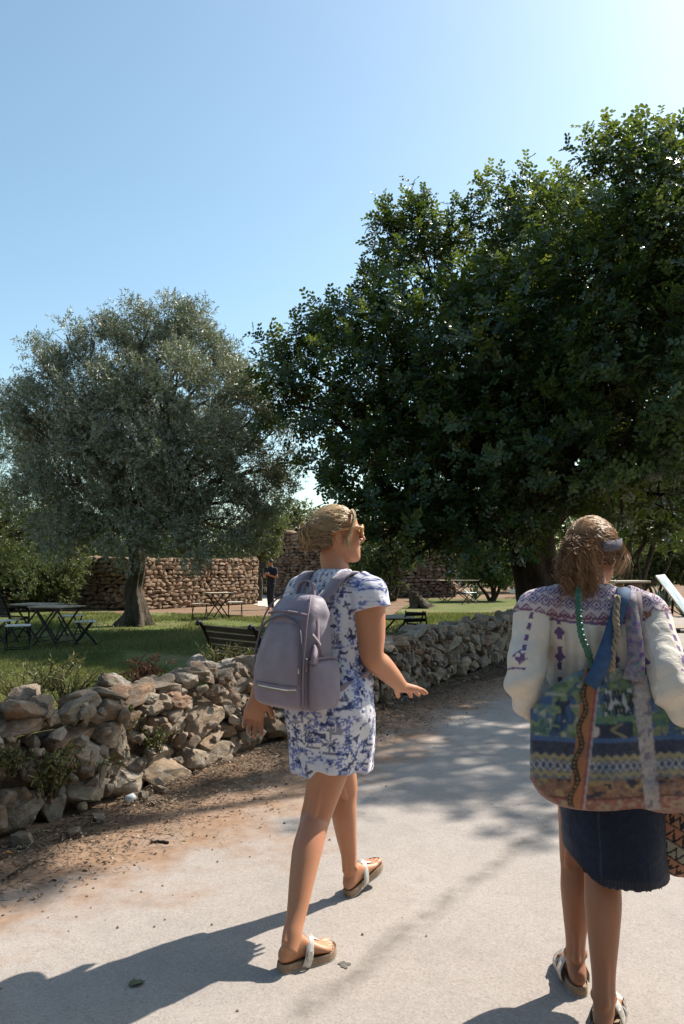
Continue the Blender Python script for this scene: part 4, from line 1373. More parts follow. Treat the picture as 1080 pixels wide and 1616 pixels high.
def strands(paths, radii, tints, sides=3):
    """paths (N,K,3) -> one mesh of thin tapered tubes"""
    paths = np.asarray(paths); N, K, _ = paths.shape
    T = unit(np.gradient(paths, axis=1)); u = unit(np.cross(T, np.array([.21, .37, .9]))); v = np.cross(T, u)
    tp = np.linspace(1, .35, K)
    rr_ = np.asarray(radii)[:, None] * tp[None]
    a = np.arange(sides) * 2 * np.pi / sides
    V = paths[:, :, None] + (u[:, :, None] * np.cos(a)[None, None, :, None] + v[:, :, None] * np.sin(a)[None, None, :, None]) * rr_[:, :, None, None]
    b = (np.arange(N) * K * sides)[:, None, None]; i = (np.arange(K - 1) * sides)[None, :, None]; j = np.arange(sides)[None, None]; j2 = (j + 1) % sides
    F = np.stack([b + i + j, b + i + j2, b + i + sides + j2, b + i + sides + j], -1).reshape(-1, 4)
    return V.reshape(-1, 3), F, np.repeat(tints, K * sides)


def hair_obj(name, paths, radii, tints, mat, parent):
    V, F, T = strands(paths, radii, tints)
    o = obj(name, V, F, mat, parent)
    o.data.attributes.new("tint", 'FLOAT', 'POINT').data.foreach_set("value", T.astype(np.float32))
    o["kind"] = "stuff"
    return o


def hair_mat(name, stops):
    k = NT(name); t = k.attr("tint", "Fac")
    b = k.bsdf(k.ramp(t, stops), .42, spec=.5)
    k.translucent(b, k.ramp(t, [(p_, tuple(min(1, c_ * 1.3) for c_ in cc_)) for p_, cc_ in stops]), .22)
    MAT[name] = k.mat


hair_mat("blond_hair", [(0, (.13, .08, .04)), (.4, (.32, .21, .11)), (.75, (.58, .42, .24)), (1, (.78, .62, .4))])
hair_mat("brown_hair", [(0, (.13, .07, .036)), (.5, (.28, .155, .08)), (.85, (.5, .31, .165)), (1, (.72, .5, .29))])


def skin_mat(name, base, red):
    k = NT(name); c = k.pos()
    n1, n2 = k.noise(c, 9, 4), k.noise(c, 90, 3)
    cl = k.mix(k.ramp(n1, [(.35, 0.0), (.65, .8)]), base, red)
    cl = k.mix(k.ramp(n2, [(.5, 0.0), (.75, .25)]), cl, tuple(x * .7 for x in base))
    k.bsdf(cl, .48, nrm=k.bump(k.noise(c, 260, 3), .12, .002), spec=.45, sub=.12, subr=(.012, .005, .003))
    MAT[name] = k.mat


skin_mat("tanned_skin", (.45, .218, .118), (.48, .19, .102))
skin_mat("deep_tanned_skin", (.31, .14, .072), (.34, .128, .068))


def cloth_mat(name, rough=.85, weave=900, wr=14, wstr=.35, sheen=.15, sub=0.0, trans=0.0, attrib="print"):
    k = NT(name); c = k.pos(); cl = k.attr(attrib)
    wv = k.noise(c, weave, 2); wk = k.noise(c, wr, 5, .55, .6)
    sp_ = k.noise(c, 330, 3, .7); cl = k.mix(k.ramp(sp_, [(.35, 0.0), (.75, .28)]), cl, k.mix(1.0, cl, (.55, .55, .57), 'MULTIPLY'))
    nb = k.bump(wk, wstr, .03); nb = k.bump(wv, .25, .0015, nb)
    b = k.bsdf(cl, rough, nrm=nb, spec=.2, sheen=sheen)
    if trans: k.translucent(b, cl, trans)
    MAT[name] = k.mat


def hand(wr, d, n, side, curl, spread=.1, scale=1.0, thumb=(.5, .35), thumbcurl=.4):
    """solids of a hand. wr wrist, d towards the fingers, n out of the palm, side: unit vector towards the thumb"""
    wr, d, n = (np.array(tuple(q), float) for q in (wr, d, n))
    d = unit(d); n = unit(n - d * n.dot(d)); s = unit(np.array(tuple(side), float)); s = unit(s - d * s.dot(d) - n * s.dot(n))
    k = scale
    P = lambda x, y, z: wr + (d * x + s * y + n * z) * k
    out = [ring_loft([(P(-.03, 0, 0), s * .027 * k, n * .02 * k, 2.3), (P(.005, .0, 0), s * .027 * k, n * .019 * k, 2.3), (P(.035, .003, .001), s * .037 * k, n * .017 * k, 2.6),
                      (P(.065, .001, 0), s * .041 * k, n * .0145 * k, 2.8), (P(.09, 0, -.001), s * .039 * k, n * .011 * k, 2.8)], 4, 24, .5)]
    for i, (y, L, r) in enumerate(((.029, .072, .0092), (.0095, .08, .0094), (-.0105, .074, .009), (-.029, .058, .008))):
        a = (1.5 - i) * spread; c = curl[i]
        p = P(.082 - (.004 if i in (0, 3) else 0), y, -.002); pts = [wr + d * .05 * k + s * y * .8 * k, p]
        dd = d * math.cos(a) + s * math.sin(a); ang = c * .45
        for j, f in enumerate((.45, .3, .25)):
            v = dd * math.cos(ang) + n * math.sin(ang)
            p = p + v * L * f * k; pts.append(p); ang += c * (.9, .7, 0)[j]
        out.append(limb_loft(pts, [r * .9 * k, r * 1.08 * k, r * 1.0 * k, r * .92 * k, r * .72 * k], 4, 12, .8))
    tx, tz = thumb
    v = unit(d * .62 + s * tx * 1.2 + n * tz)
    p0, p1 = P(.012, .018, .004), P(.03, .036, .008)
    p2 = p1 + v * .034 * k; v2 = unit(v + d * .35 + (n - s * .3) * thumbcurl); p3 = p2 + v2 * .028 * k
    out.append(limb_loft([p0, p1, p2, p3], [.014 * k, .0145 * k, .011 * k, .008 * k], 4, 12, .8))
    return out


def foot(heel, ang, pitch=0.0, scale=1.0, roll=0.0, mirror=1):
    """local foot frame: x heel->toe, y towards the big-toe side * mirror"""
    M = Matrix.Rotation(ang, 3, 'Z') @ Matrix.Rotation(-pitch, 3, 'Y') @ Matrix.Rotation(roll, 3, 'X')
    X, Y, Z = (np.array(M @ Vector(v)) for v in ((1, 0, 0), (0, mirror, 0), (0, 0, 1)))
    h = np.array(tuple(heel), float); k = scale
    P = lambda x, y, z: h + (X * x + Y * y + Z * z) * k
    spec = [(.002, 0, .026, .02, .022), (.025, 0, .036, .03, .036), (.055, .002, .05, .032, .052), (.085, .004, .046, .033, .046), (.115, .003, .034, .037, .034), (.145, .001, .026, .042, .025),
            (.172, 0, .019, .0455, .018), (.195, .002, .015, .043, .013)]
    out = [ring_loft([(P(x, y, z), Y * w * k, Z * hh * k, 2.3) for x, y, z, w, hh in spec], 4, 24, .5)]
    for y, L, r in ((.031, .231, .0125), (.0095, .232, .009), (-.0075, .224, .0085), (-.0235, .213, .008), (-.037, .2, .0078)):
        out.append(limb_loft([P(.17, y * .95, .015), P(L - .022, y, .0145), P(L, y * .98, .01)], [r * .95 * k, r * k, r * .85 * k], 4, 12, .8))
    return out, P, (X, Y, Z)


def sole_outline(n=40):
    pts = [(-.012, 0), (-.006, .022), (.02, .034), (.06, .035), (.1, .036), (.14, .044), (.175, .052), (.205, .052), (.235, .042), (.25, .02), (.246, -.008), (.228, -.032), (.2, -.047), (.16, -.05), (.12, -.044), (.07, -.036), (.025, -.034), (-.005, -.022)]
    Q = crom(pts + [pts[0]], 4)[:-1]
    return [(q[0], q[1]) for q in np.c_[Q]] if Q.shape[1] == 2 else Q


def crom2(pts, k): return crom([(x, y, 0) for x, y in pts], k)[:, :2]


def sandal(P, ax, parent, style, mats, mirror):
    t = empty("sandal"); t.parent = parent
    pts = [(-.012, 0), (-.006, .022), (.02, .034), (.06, .035), (.1, .037), (.14, .045), (.175, .052), (.205, .052), (.235, .042), (.25, .018), (.246, -.01), (.228, -.033), (.2, -.047), (.16, -.05), (.12, -.044), (.07, -.037), (.025, -.034), (-.005, -.022)]
    out = crom2(pts + [pts[0]], 4)[:-1]
    n = len(out)

    def slab(name, layers, mat):
        V, F = [], []
        for z, s in layers:
            for x, y in out: V.append(P(.118 + (x - .118) * s, y * s, z + (.006 if x > .2 else 0) * max(0, (x - .2) / .05)))
        for i in range(len(layers) - 1):
            for j in range(n): F.append((i * n + j, i * n + (j + 1) % n, (i + 1) * n + (j + 1) % n, (i + 1) * n + j))
        F += [tuple(range(n - 1, -1, -1)), tuple(range((len(layers) - 1) * n, len(layers) * n))]
        if mirror < 0: F = [tuple(reversed(f)) for f in F]
        return obj(name, V, F, mat, t, False)
    slab("sole", [(-.028, .955), (-.027, .975), (-.021, .975)], mats[2])
    slab("cork_footbed", [(-.0205, .965), (-.012, .97), (.002, .955), (.006, .94), (.003, .915), (.001, .89)], mats[1])
    X, Y, Z = ax
    m = MB()
    if style == "thong":
        m.add(*ribbon([P(.085, -.044, -.016), P(.098, -.046, .02), P(.115, -.022, .062), P(.122, .004, .068), P(.112, .03, .056), P(.095, .046, .02), P(.085, .042, -.016)],
                      [-Y, -Y + Z * .3, Z - Y * .5, Z, Z + Y * .6, Y + Z * .3, Y], [.036, .032, .03, .036, .032, .032, .036], .0035))
        m.build("instep_strap", mats[0], t, True)
        m = MB(); m.add(*ribbon([P(.112, .004, .0705), P(.14, .008, .057), P(.165, .014, .042), P(.183, .02, .028), P(.19, .0205, .006)], [Z + X * .4, Z + X * .5, Z + X * .6, Z + X, X], [.036, .032, .03, .018, .01], .0035))
        m.build("toe_strap", mats[0], t, True)
        m = MB()
        c = P(.1, -.0475, .022)
        m.add(*ribbon([c - Z * .014 - Y * .004, c + Z * .014 + Y * .002], [-Y, -Y], .02, .004, 2)); m.build("buckle", MAT["buckle"], t)
    else:
        for x0, w, h in ((.082, .042, .066), (.142, .044, .048)):
            m = MB()
            m.add(*ribbon([P(x0, -.046, -.016), P(x0 + .008, -.05, .014), P(x0 + .016, -.028, h - .012), P(x0 + .018, .0, h), P(x0 + .014, .03, h - .012), P(x0 + .006, .05, .014), P(x0, .048, -.016)],
                          [-Y, -Y + Z * .3, Z - Y * .6, Z, Z + Y * .6, Y + Z * .3, Y], w, .004)); m.build("strap", mats[0], t, True)
            m = MB(); c = P(x0 + .012, -.043, .03)
            m.add(*ribbon([c - Z * .012 - Y * .006, c + Z * .012 + Y * .004], [-Y, -Y], .02, .004, 2)); m.build("buckle", MAT["buckle"], t)
    return t


simple("cork", (.29, .2, .135), .85, var=.3, scale=90, bump=.3, bscale=300)
simple("sole_rubber", (.34, .31, .27), .8, var=.15, scale=60)
k = NT("silver_leather"); c = k.pos(); k.bsdf(k.ramp(k.noise(c, 60, 4), [(.3, (.38, .35, .32)), (.7, (.55, .52, .48))]), .4, .35, k.bump(k.noise(c, 300, 3), .2, .002)); MAT["silver_leather"] = k.mat
k = NT("buckle"); k.bsdf((.62, .6, .57), .25, 1.0); MAT["buckle"] = k.mat


def head_solids(c, ang, pitch=0.0, roll=0.0, s=1.0):
    """skull, face, nose, lips, ears; local x towards the face"""
    M = Matrix.Rotation(ang, 3, 'Z') @ Matrix.Rotation(-pitch, 3, 'Y') @ Matrix.Rotation(roll, 3, 'X')
    X, Y, Z = (np.array(M @ Vector(v)) * s for v in ((1, 0, 0), (0, 1, 0), (0, 0, 1)))
    c = np.array(tuple(c), float)
    P = lambda x, y, z: c + X * x + Y * y + Z * z
    sp = [(-.116, .058, .02, .02), (-.104, .05, .04, .036), (-.085, .036, .056, .05), (-.055, .014, .078, .061), (-.022, -.002, .09, .067), (.01, -.008, .097, .071), (.04, -.01, .099, .073),
          (.07, -.012, .092, .069), (.095, -.014, .072, .055), (.11, -.015, .042, .032), (.115, -.015, .016, .013)]
    out = [ring_loft([(P(x, 0, z), X * d, Y * w, 2.2) for z, x, d, w in sp], 4, 32, .2)]
    out.append(limb_loft([P(.084, 0, .028), P(.097, 0, .006), P(.109, 0, -.016), P(.1, 0, -.026)], [s * q for q in (.007, .0085, .0105, .009)], 4, 12))
    for sd in (-1, 1):
        out.append(ball(P(.094, sd * .011, -.02), X * .011, Y * .009, Z * .008, 8))
        out.append(ball(P(-.012, sd * .073, .0), X * .018 - Y * sd * .004, Y * .007 + X * .004 * sd, Z * .031, 10))
        out.append(ball(P(.06, sd * .036, -.03), X * .03, Y * .022, Z * .026, 10))
        out.append(ball(P(.077, sd * .03, .034), X * .017, Y * .026, Z * .01, 8))
    out.append(ball(P(.083, 0, -.048), X * .014, Y * .024, Z * .0075, 8))
    out.append(ball(P(.081, 0, -.062), X * .013, Y * .021, Z * .0075, 8))
    out.append(ball(P(.07, 0, -.098), X * .022, Y * .022, Z * .018, 10))
    return out, P, (X, Y, Z)
# ------------------------------------------------------------------ walker in the blue printed dress
def rig(root, heading):
    a = R(90 - heading)
    F_ = np.array((math.cos(a), math.sin(a), 0)); L_ = np.array((-math.sin(a), math.cos(a), 0))
    r0 = np.array((root[0], root[1], 0.0))
    return (lambda f, l, z: r0 + F_ * f + L_ * l + np.array((0, 0, z))), F_, L_


Zv = np.array((0, 0, 1.0))
P1, F1, L1 = rig((-.03, 3.25), 40)
A_ = lambda px, py, D: np.array(at(px, py, D))
sol = []
footR, fPR, fAR = foot((-.222, 2.835, .03), R(90 - 56), 0.0, .98, 0, 1)       # right foot: big toe on its left
footL, fPL, fAL = foot((.022, 3.452, .03), R(90 - 38), R(17), .98, 0, -1)
sol += footR + footL
ankR, ankL = fPR(.05, 0, .09), fPL(.048, 0, .09)
kneR, kneL = A_(500, 1283, 3.12), A_(543, 1243, 3.42)
hipR, hipL = P1(-.02, -.088, .9), P1(.02, .085, .9)


def leg(hip, kne, ank, back, s=1.0):
    """thigh, knee, calf with its two muscle heads, Achilles tendon"""
    h, k_, a = (np.array(q) for q in (hip, kne, ank))
    b = unit(np.array(back)); sd = np.cross(unit(a - k_), b)
    ax = unit(a - k_)
    pts = [h, h * .62 + k_ * .38, h * .28 + k_ * .72, k_ - b * .004, k_ * .86 + a * .14 + b * .004, k_ * .68 + a * .32 + b * .012, k_ * .44 + a * .56 + b * .008, k_ * .2 + a * .8, k_ * .09 + a * .91, a, a * 1.12 - k_ * .12]
    out = [limb_loft(pts, [s * q for q in (.098, .09, .073, .058, .0545, .0555, .047, .037, .034, .034, .028)], 5, 28)]
    for sg, f, r_ in ((1, .3, 1.0), (-1, .27, .95)):
        c = k_ * (1 - f) + a * f + b * .026 * s + sd * sg * .02 * s
        out.append(ball(c, sd * .031 * s * r_, b * .034 * s * r_, ax * .085 * s, 12))
    for sg in (1, -1): out.append(limb_loft([h * .3 + k_ * .7 + b * .05 * s + sd * sg * .03 * s, k_ + b * .044 * s + sd * sg * .034 * s, k_ * .9 + a * .1 + b * .03 * s + sd * sg * .034 * s], [.018 * s, .013 * s, .012 * s], 4, 10))
    out.append(limb_loft([k_ * .3 + a * .7 + b * .026 * s, k_ * .1 + a * .9 + b * .03 * s, a * 1.03 - k_ * .03 + b * .032], [.02 * s, .012 * s, .014 * s], 4, 10))
    for sg in (1, -1): out.append(ball(a + sd * sg * .031 * s - b * .004, sd * .011, b * .013, ax * .015, 8))
    return out


sol += leg(hipR, kneR, ankR, -F1, 1.04) + leg(hipL, kneL, ankL, -F1)
# torso core (under the dress), neck, head
sol.append(ring_loft([(P1(-.01, 0, .8), L1 * .16, F1 * .12), (P1(-.01, 0, .92), L1 * .17, F1 * .13), (P1(.01, 0, 1.06), L1 * .13, F1 * .1), (P1(.02, .015, 1.22), L1 * .15, F1 * .11),
                      (P1(.02, .02, 1.34), L1 * .16, F1 * .085), (P1(.02, .022, 1.41), L1 * .1, F1 * .065), (P1(.03, .022, 1.45), L1 * .06, F1 * .055)], 5, 36))
HC = A_(535, 846, 3.3); HA = R(90 - 82)
hd, HP, HX = head_solids(HC, HA, R(2), 0, .985)
sol += hd
sol.append(limb_loft([P1(.015, .02, 1.37), P1(.03, .02, 1.43), HP(-.03, 0, -.09), HP(-.012, 0, -.04)], [.068, .062, .057, .053], 5, 24))
# arms
shR, elR, wrR = P1(.02, -.165, 1.325), A_(588, 1036, 3.14), A_(634, 1083, 3.36)
shL, elL, wrL = P1(.01, .185, 1.325), np.array((-.30, 3.36, 1.08)), A_(407, 1096, 3.22)


def arm(s_, e_, w_, k_=1.0):
    s_, e_, w_ = (np.array(q) for q in (s_, e_, w_))
    return limb_loft([s_, s_ * .7 + e_ * .3, s_ * .3 + e_ * .7, e_, e_ * .72 + w_ * .28, e_ * .35 + w_ * .65, w_ * .94 + e_ * .06, w_], [k_ * q for q in (.066, .062, .054, .046, .0455, .038, .0285, .026)], 5, 24)


sol += [arm(shR, elR, wrR, 1.06), arm(shL, elL, wrL, 1.05)]
dR = unit(A_(668, 1094, 3.5) - wrR)
sol += hand(wrR, dR, np.array((.1, -.15, -1)), np.array((-.75, .65, .1)), (.24, .12, .1, .2), .13, 1.1, (.38, .12))
dL = unit(A_(396, 1157, 3.19) - wrL)
sol += hand(wrL, dL, np.array((.25, -.95, .1)), np.array((1, .3, 0)), (.22, .32, .4, .5), .1, 1.1, (.42, .4))
me = fuse(sol, .0033, 3)
w1 = link_mesh("person", me, MAT["tanned_skin"])
set_np(me, mesh_np(me)[0])
tag(w1, "woman in blue and white printed dress striding right, arm held out, wearing a backpack", "person")

# ---- dress: a solid shell with cap sleeves, then folds and print
ds = [ring_loft([(P1(.0, .005, .612), L1 * .14, F1 * .182, 2.4), (P1(.0, .005, .617), L1 * .144, F1 * .186, 2.4), (P1(-.012, .003, .73), L1 * .17, F1 * .178, 2.3), (P1(-.028, .0, .86), L1 * .19, F1 * .17, 2.2), (P1(-.02, .003, .95), L1 * .184, F1 * .158),
                 (P1(.008, .008, 1.07), L1 * .158, F1 * .135), (P1(.025, .015, 1.2), L1 * .168, F1 * .142), (P1(.018, .02, 1.3), L1 * .185, F1 * .118), (P1(.012, .022, 1.37), L1 * .165, F1 * .09),
                 (P1(.012, .022, 1.418), L1 * .105, F1 * .074), (P1(.022, .022, 1.442), L1 * .072, F1 * .064)], 5, 56, .0)]
ds.append(limb_loft([P1(.015, -.1, 1.385), shR + np.array((0, 0, .016)), shR * .83 + elR * .17 + L1 * -.006, shR * .79 + elR * .21 + L1 * -.008], [.06, .082, .085, .086], 5, 28, .0))
ds.append(limb_loft([P1(.015, .13, 1.385), shL + np.array((0, 0, .016)), shL * .83 + elL * .17, shL * .79 + elL * .21], [.06, .078, .08, .08], 5, 28, .0))
for h_, k_ in ((hipR, kneR), (hipL, kneL)):             # cloth lies over the thighs
    e_ = h_ + (k_ - h_) * ((h_[2] - .632) / (h_[2] - k_[2]))
    ds.append(limb_loft([h_ * .8 + e_ * .2, h_ * .5 + e_ * .5, e_], [.1, .104, .092], 5, 30, 0))
me = fuse(ds, .0033, 6)
V, N = mesh_np(me)
rel = V - P1(0, 0, 0)
lf, ff, zz = rel @ L1, rel @ F1, V[:, 2]
th = np.arctan2(lf, ff)
fold = np.clip((1.0 - zz) / .3, 0, 1)
low = .006 * np.sin(th * 5 + 3 * zz) + .0022 * np.sin(th * 11 - 5 * zz + 1)
dsp = fold * low + .005 * np.sin(zz * 55 + th * 2.2 + 2 * np.sin(th * 3)) * np.exp(-((zz - 1.04) / .07) ** 2) + .003 * np.sin(zz * 38 + lf * 30) * np.exp(-((zz - .9) / .1) ** 2)
dsp += .007 * vnoise(V, 9.0, 3.0) + .004 * vnoise(V, 22.0, 9.0)
V = V + N * dsp[:, None]
V[:, 2] += np.where(zz < .66, .006 * np.sin(th * 3 + 1) + .002 * np.sin(th * 7), 0)
set_np(me, V)
# printed pattern: palms, boats, islands and hatching in blues on white
u, v = th * .17 + .6 + lf * .02, zz
sh_arm = (np.abs(lf) > .17) & (zz > 1.2)
u = np.where(sh_arm, ff * .8 + lf * .8 + 2.0 + np.sign(lf), u)
ink = np.zeros(len(V)); deep = np.zeros(len(V))
g1, g2, g3 = grid2(u * 34, v * 38, 1), grid2(u * 100, v * 100, 2), grid2(u * 170, v * 240, 3)
ink = np.maximum(ink, np.clip((g1 + .55 * g2 - .8) * 7, 0, 1) * np.clip((g3 - .28) * 5, 0, 1))
ink = np.maximum(ink, .75 * np.clip((grid2(u * 40, v * 120, 4) - .72) * 9, 0, 1) * np.clip((g1 - .3) * 6, 0, 1))
deep = np.clip((grid2(u * 42, v * 48, 5) + .5 * g2 - .95) * 8, 0, 1) * np.clip((g2 - .35) * 5, 0, 1)
pr = np.random.default_rng(8)
for i in range(190):
    u0, v0, sc, kind = pr.uniform(0, 1.25), pr.uniform(.6, 1.42), pr.uniform(.015, .03), pr.integers(0, 4)
    if i >= 150: u0 = pr.uniform(.85, 3.2)
    du, dv = (u - u0) / sc, (v - v0) / sc
    near = (np.abs(du) < 1.4) & (np.abs(dv) < 1.8)
    if not near.any(): continue
    x, y = du[near], dv[near]
    if kind <= 1:      # palm
        mk = (np.abs(x - .12 * y) < .11) & (y < 0) & (y > -1.5)
        an, rr_ = np.arctan2(y, x), np.hypot(x, y * 1.15)
        mk |= (rr_ < 1.0) & (np.cos(an * 7 + rr_ * 1.5) > .15 + .35 * rr_)
        mk |= (np.abs(y + 1.5) < .16) & (np.abs(x) < 1.1)
    elif kind == 2:    # boat
        mk = (y < 0) & (y > -.4) & (np.abs(x) < .9 + y * .9)
        mk |= (y > .05) & (y < 1.3) & (x > -.05) & (x < .75 * (1 - y / 1.3)) | (y > .05) & (y < 1.0) & (x < -.12) & (x > -.5 * (1 - y))
    else:              # figure and hut
        mk = (np.abs(x) < .5) & (y < .1) & (y > -.6) & (np.sin(x * 22) > -.2) | (y > .1) & (y < .8) & (np.abs(x) < .8 - y)
    idx = np.where(near)[0][mk]
    deep[idx] = np.maximum(deep[idx], .55 + .45 * pr.random())
white, mid, navy = np.array((.8, .79, .85)), np.array((.12, .165, .43)), np.array((.022, .032, .125))
C = white * (1 - .12 * grid2(u * 9, v * 9, 6))[:, None]
C = C * (1 - ink * .95)[:, None] + mid * (ink * .95)[:, None]
C = C * (1 - deep * .9)[:, None] + navy * (deep * .9)[:, None]
C[(zz < .62)] = (.5, .5, .62)
set_col(me, C)
cloth_mat("printed_cotton", .85, 900, 16, .3, trans=.08)
dress = link_mesh("dress", me, MAT["printed_cotton"], w1)
m = MB()
q = P1(.13, -.1, 1.02)
m.add(*ribbon([P1(.10, -.125, 1.02), P1(.14, -.13, .97), P1(.155, -.125, .9), P1(.17, -.13, .84)], [-L1] * 4, .014, .003)); m.build("tie", MAT["printed_cotton"], dress)

# ---- hair: pulled back into a loose bun
hr = np.random.default_rng(5)
bun = np.array((-.11, 0, -.002))                       # head-local
sk = lambda d, off: np.stack([-.012 + d[:, 0] * (.103 + off), d[:, 1] * (.078 + off), .012 + d[:, 2] * (.107 + off)], -1)


def toW(p, HP_=None): return (HC + p[..., 0:1] * HX[0] + p[..., 1:2] * HX[1] + p[..., 2:3] * HX[2])


def scalp_paths(n, r, target, K=12, jit=.004, hairline=None, lift=(.003, .02)):
    d = rdir(n * 5, r)
    ok = hairline(d); d = d[ok][:n]; n = len(d)
    td = unit((target - np.array((-.012, 0, .012))) / np.array((.103, .078, .107)))
    off = r.uniform(*lift, n); out = np.zeros((n, K, 3))
    for i, t in enumerate(np.linspace(0, 1, K)):
        dd = unit(d * (1 - t) + td[None] * t + np.cross(d, td) * (.12 * np.sin(t * 3.14)) * r.uniform(-1, 1, (n, 1)))
        out[:, i] = sk(dd, (off * np.minimum(1, .4 + t * 2) + .004 * np.sin(t * 3.14))[:, None][:, 0])
    return out + r.normal(0, jit, (n, 1, 3)) * .5, d


hl1 = lambda d: (d[:, 0] * .9 < .15 + .62 * np.clip(d[:, 2], -.2, 1)) & (d[:, 2] > -.62 - .2 * d[:, 0]) & ~((d[:, 2] < .1) & (d[:, 0] > -.22) & (np.abs(d[:, 1]) > .5))
pts, d0 = scalp_paths(2400, hr, bun, 12, hairline=hl1)
streak = np.sin(np.arctan2(d0[:, 1], d0[:, 2]) * 14 + d0[:, 0] * 3)
tn = np.clip(.58 + .2 * streak + .34 * d0[:, 2] + hr.normal(0, .14, len(pts)), 0, 1)
hair = empty("hair"); hair.parent = w1
hair_obj("pulled_back_strands", toW(pts), hr.uniform(.0009, .0019, len(pts)), tn, MAT["blond_hair"], hair)
# cap under the strands
dd = rdir(6000, hr)
Vb, Fb = ball((0, 0, 0), (1, 0, 0), (0, 1, 0), (0, 0, 1), 22)
dirs = unit(np.asarray(Vb)); inside = hl1(dirs)
capV = toW(sk(dirs, 0.0015))
Fk = [f for f in Fb if all(inside[i] for i in f)]
simple("hair_base", (.16, .1, .052), .7, var=.35, scale=40, bump=.3, bscale=200)
obj("scalp_hair", capV, Fk, MAT["hair_base"], hair)
# bun: loops wound round its centre
loops, lt = [], []
for i in range(420):
    ax = unit(np.array((1.0, 0, .2)) + hr.normal(size=3) * .55); u_ = unit(np.cross(ax, hr.normal(size=3))); v_ = np.cross(ax, u_)
    rad = hr.uniform(.016, .042); t = np.linspace(0, hr.uniform(3.5, 5.5), 12) + hr.uniform(0, 6.28)
    c_ = bun + np.array((-.026, 0, .0)) + hr.normal(size=3) * .008
    pth = c_ + (u_ * np.cos(t)[:, None] + v_ * np.sin(t)[:, None]) * rad * np.array((.75, .95, 1.35)) + ax * (np.linspace(-.02, .02, 12))[:, None]
    loops.append(pth); lt.append(np.clip(.5 + hr.normal(0, .25), 0, 1))
hair_obj("bun", toW(np.array(loops)), hr.uniform(.0012, .0024, len(loops)), np.array(lt), MAT["blond_hair"], hair)
bv, bf = ball(bun + np.array((-.024, 0, 0)), (.028, 0, 0), (0, .034, 0), (0, 0, .05), 10)
obj("bun_core", toW(bv), bf, MAT["hair_base"], hair)
# loose fringe falling in front of the ear
fr = []
for i in range(110):
    s_ = hr.normal(0, 1, 3) * .004
    side = -1 if i < 75 else 1
    tw = hr.uniform(0, .02)
    fr.append(crom([np.array((.058, side * .03, .108)) + s_, np.array((.062, side * .062, .085)) + s_, np.array((.05, side * .077, .04)) + s_, np.array((.036 - tw, side * .08, -.015)) + s_ * 1.5, np.array((.042 - tw * 1.5, side * .078, -.062 + tw)) + s_ * 2], 4))
hair_obj("fringe", toW(np.array(fr)), hr.uniform(.0008, .0014, len(fr)), np.clip(hr.normal(.85, .12, len(fr)), 0, 1), MAT["blond_hair"], hair)

fl = []
for i in range(130):                                   # flyaways round crown, bun and nape
    d_ = unit(np.array((hr.uniform(-1, .4), hr.uniform(-1, .3), hr.uniform(-.5, 1)))); p0 = sk(d_[None], .012)[0]
    if i % 3 == 0: p0 = bun + np.array((-.03, 0, 0)) + hr.normal(size=3) * .03; d_ = unit(np.array((-1, hr.uniform(-.6, .6), hr.uniform(-.8, .8))))
    tg = unit(np.array((-.8, hr.uniform(-.4, .4), hr.uniform(-.6, .3)))) ; L_ = hr.uniform(.02, .05)
    fl.append(crom([p0, p0 + d_ * L_ * .35 + tg * L_ * .3, p0 + d_ * L_ * .5 + tg * L_ * .8, p0 + d_ * L_ * .45 + tg * L_ * 1.3], 4))
hair_obj("flyaway_strands", toW(np.array(fl)), hr.uniform(.0003, .0006, len(fl)), np.clip(hr.normal(.8, .15, len(fl)), 0, 1), MAT["blond_hair"], hair)

# ---- sunglasses
k = NT("amber_acetate"); k.bsdf(k.ramp(k.noise(k.pos(), 70, 3), [(.3, (.42, .19, .04)), (.7, (.62, .32, .08))]), .2, spec=.6, coat=.4); MAT["amber_acetate"] = k.mat
k = NT("dark_lens"); k.bsdf((.06, .03, .015), .06, spec=.7); MAT["dark_lens"] = k.mat
gl = empty("sunglasses"); gl.parent = w1
for sd in (-1, 1):
    m = MB(); a = np.linspace(0, 2 * np.pi, 25)
    loop = [HP(.107 - .012 * (abs(sd * .034 + .029 * np.sign(math.cos(x)) * abs(math.cos(x)) ** .7) / .06) ** 2, sd * .034 + .028 * np.sign(math.cos(x)) * abs(math.cos(x)) ** .7, .022 + .022 * np.sign(math.sin(x)) * abs(math.sin(x)) ** .7) for x in a]
    m.tube(loop, .0042, 8, False); m.build("rim", MAT["amber_acetate"], gl, True)
    m = MB(); m.add([HP(.1045, sd * .034, .022)] + [np.array(q_) for q_ in loop[:-1]], [(0, 1 + i, 1 + (i + 1) % 24) for i in range(24)]); m.build("lens", MAT["dark_lens"], gl, True)
    m = MB(); m.add(*ribbon([HP(.1, sd * .066, .03), HP(.08, sd * .079, .03), HP(.03, sd * .081, .027), HP(-.02, sd * .081, .022), HP(-.04, sd * .079, .005)], [HX[1] * sd] * 5, [.014, .013, .011, .008, .006], .005)); m.build("temple", MAT["amber_acetate"], gl, True)
m = MB(); m.tube([HP(.108, -.009, .03), HP(.111, 0, .033), HP(.108, .009, .03)], .0038, 8); m.build("bridge", MAT["amber_acetate"], gl, True)

sandal(fPR, fAR, w1, "thong", (MAT["silver_leather"], MAT["cork"], MAT["sole_rubber"]), 1)
sandal(fPL, fAL, w1, "thong", (MAT["silver_leather"], MAT["cork"], MAT["sole_rubber"]), -1)

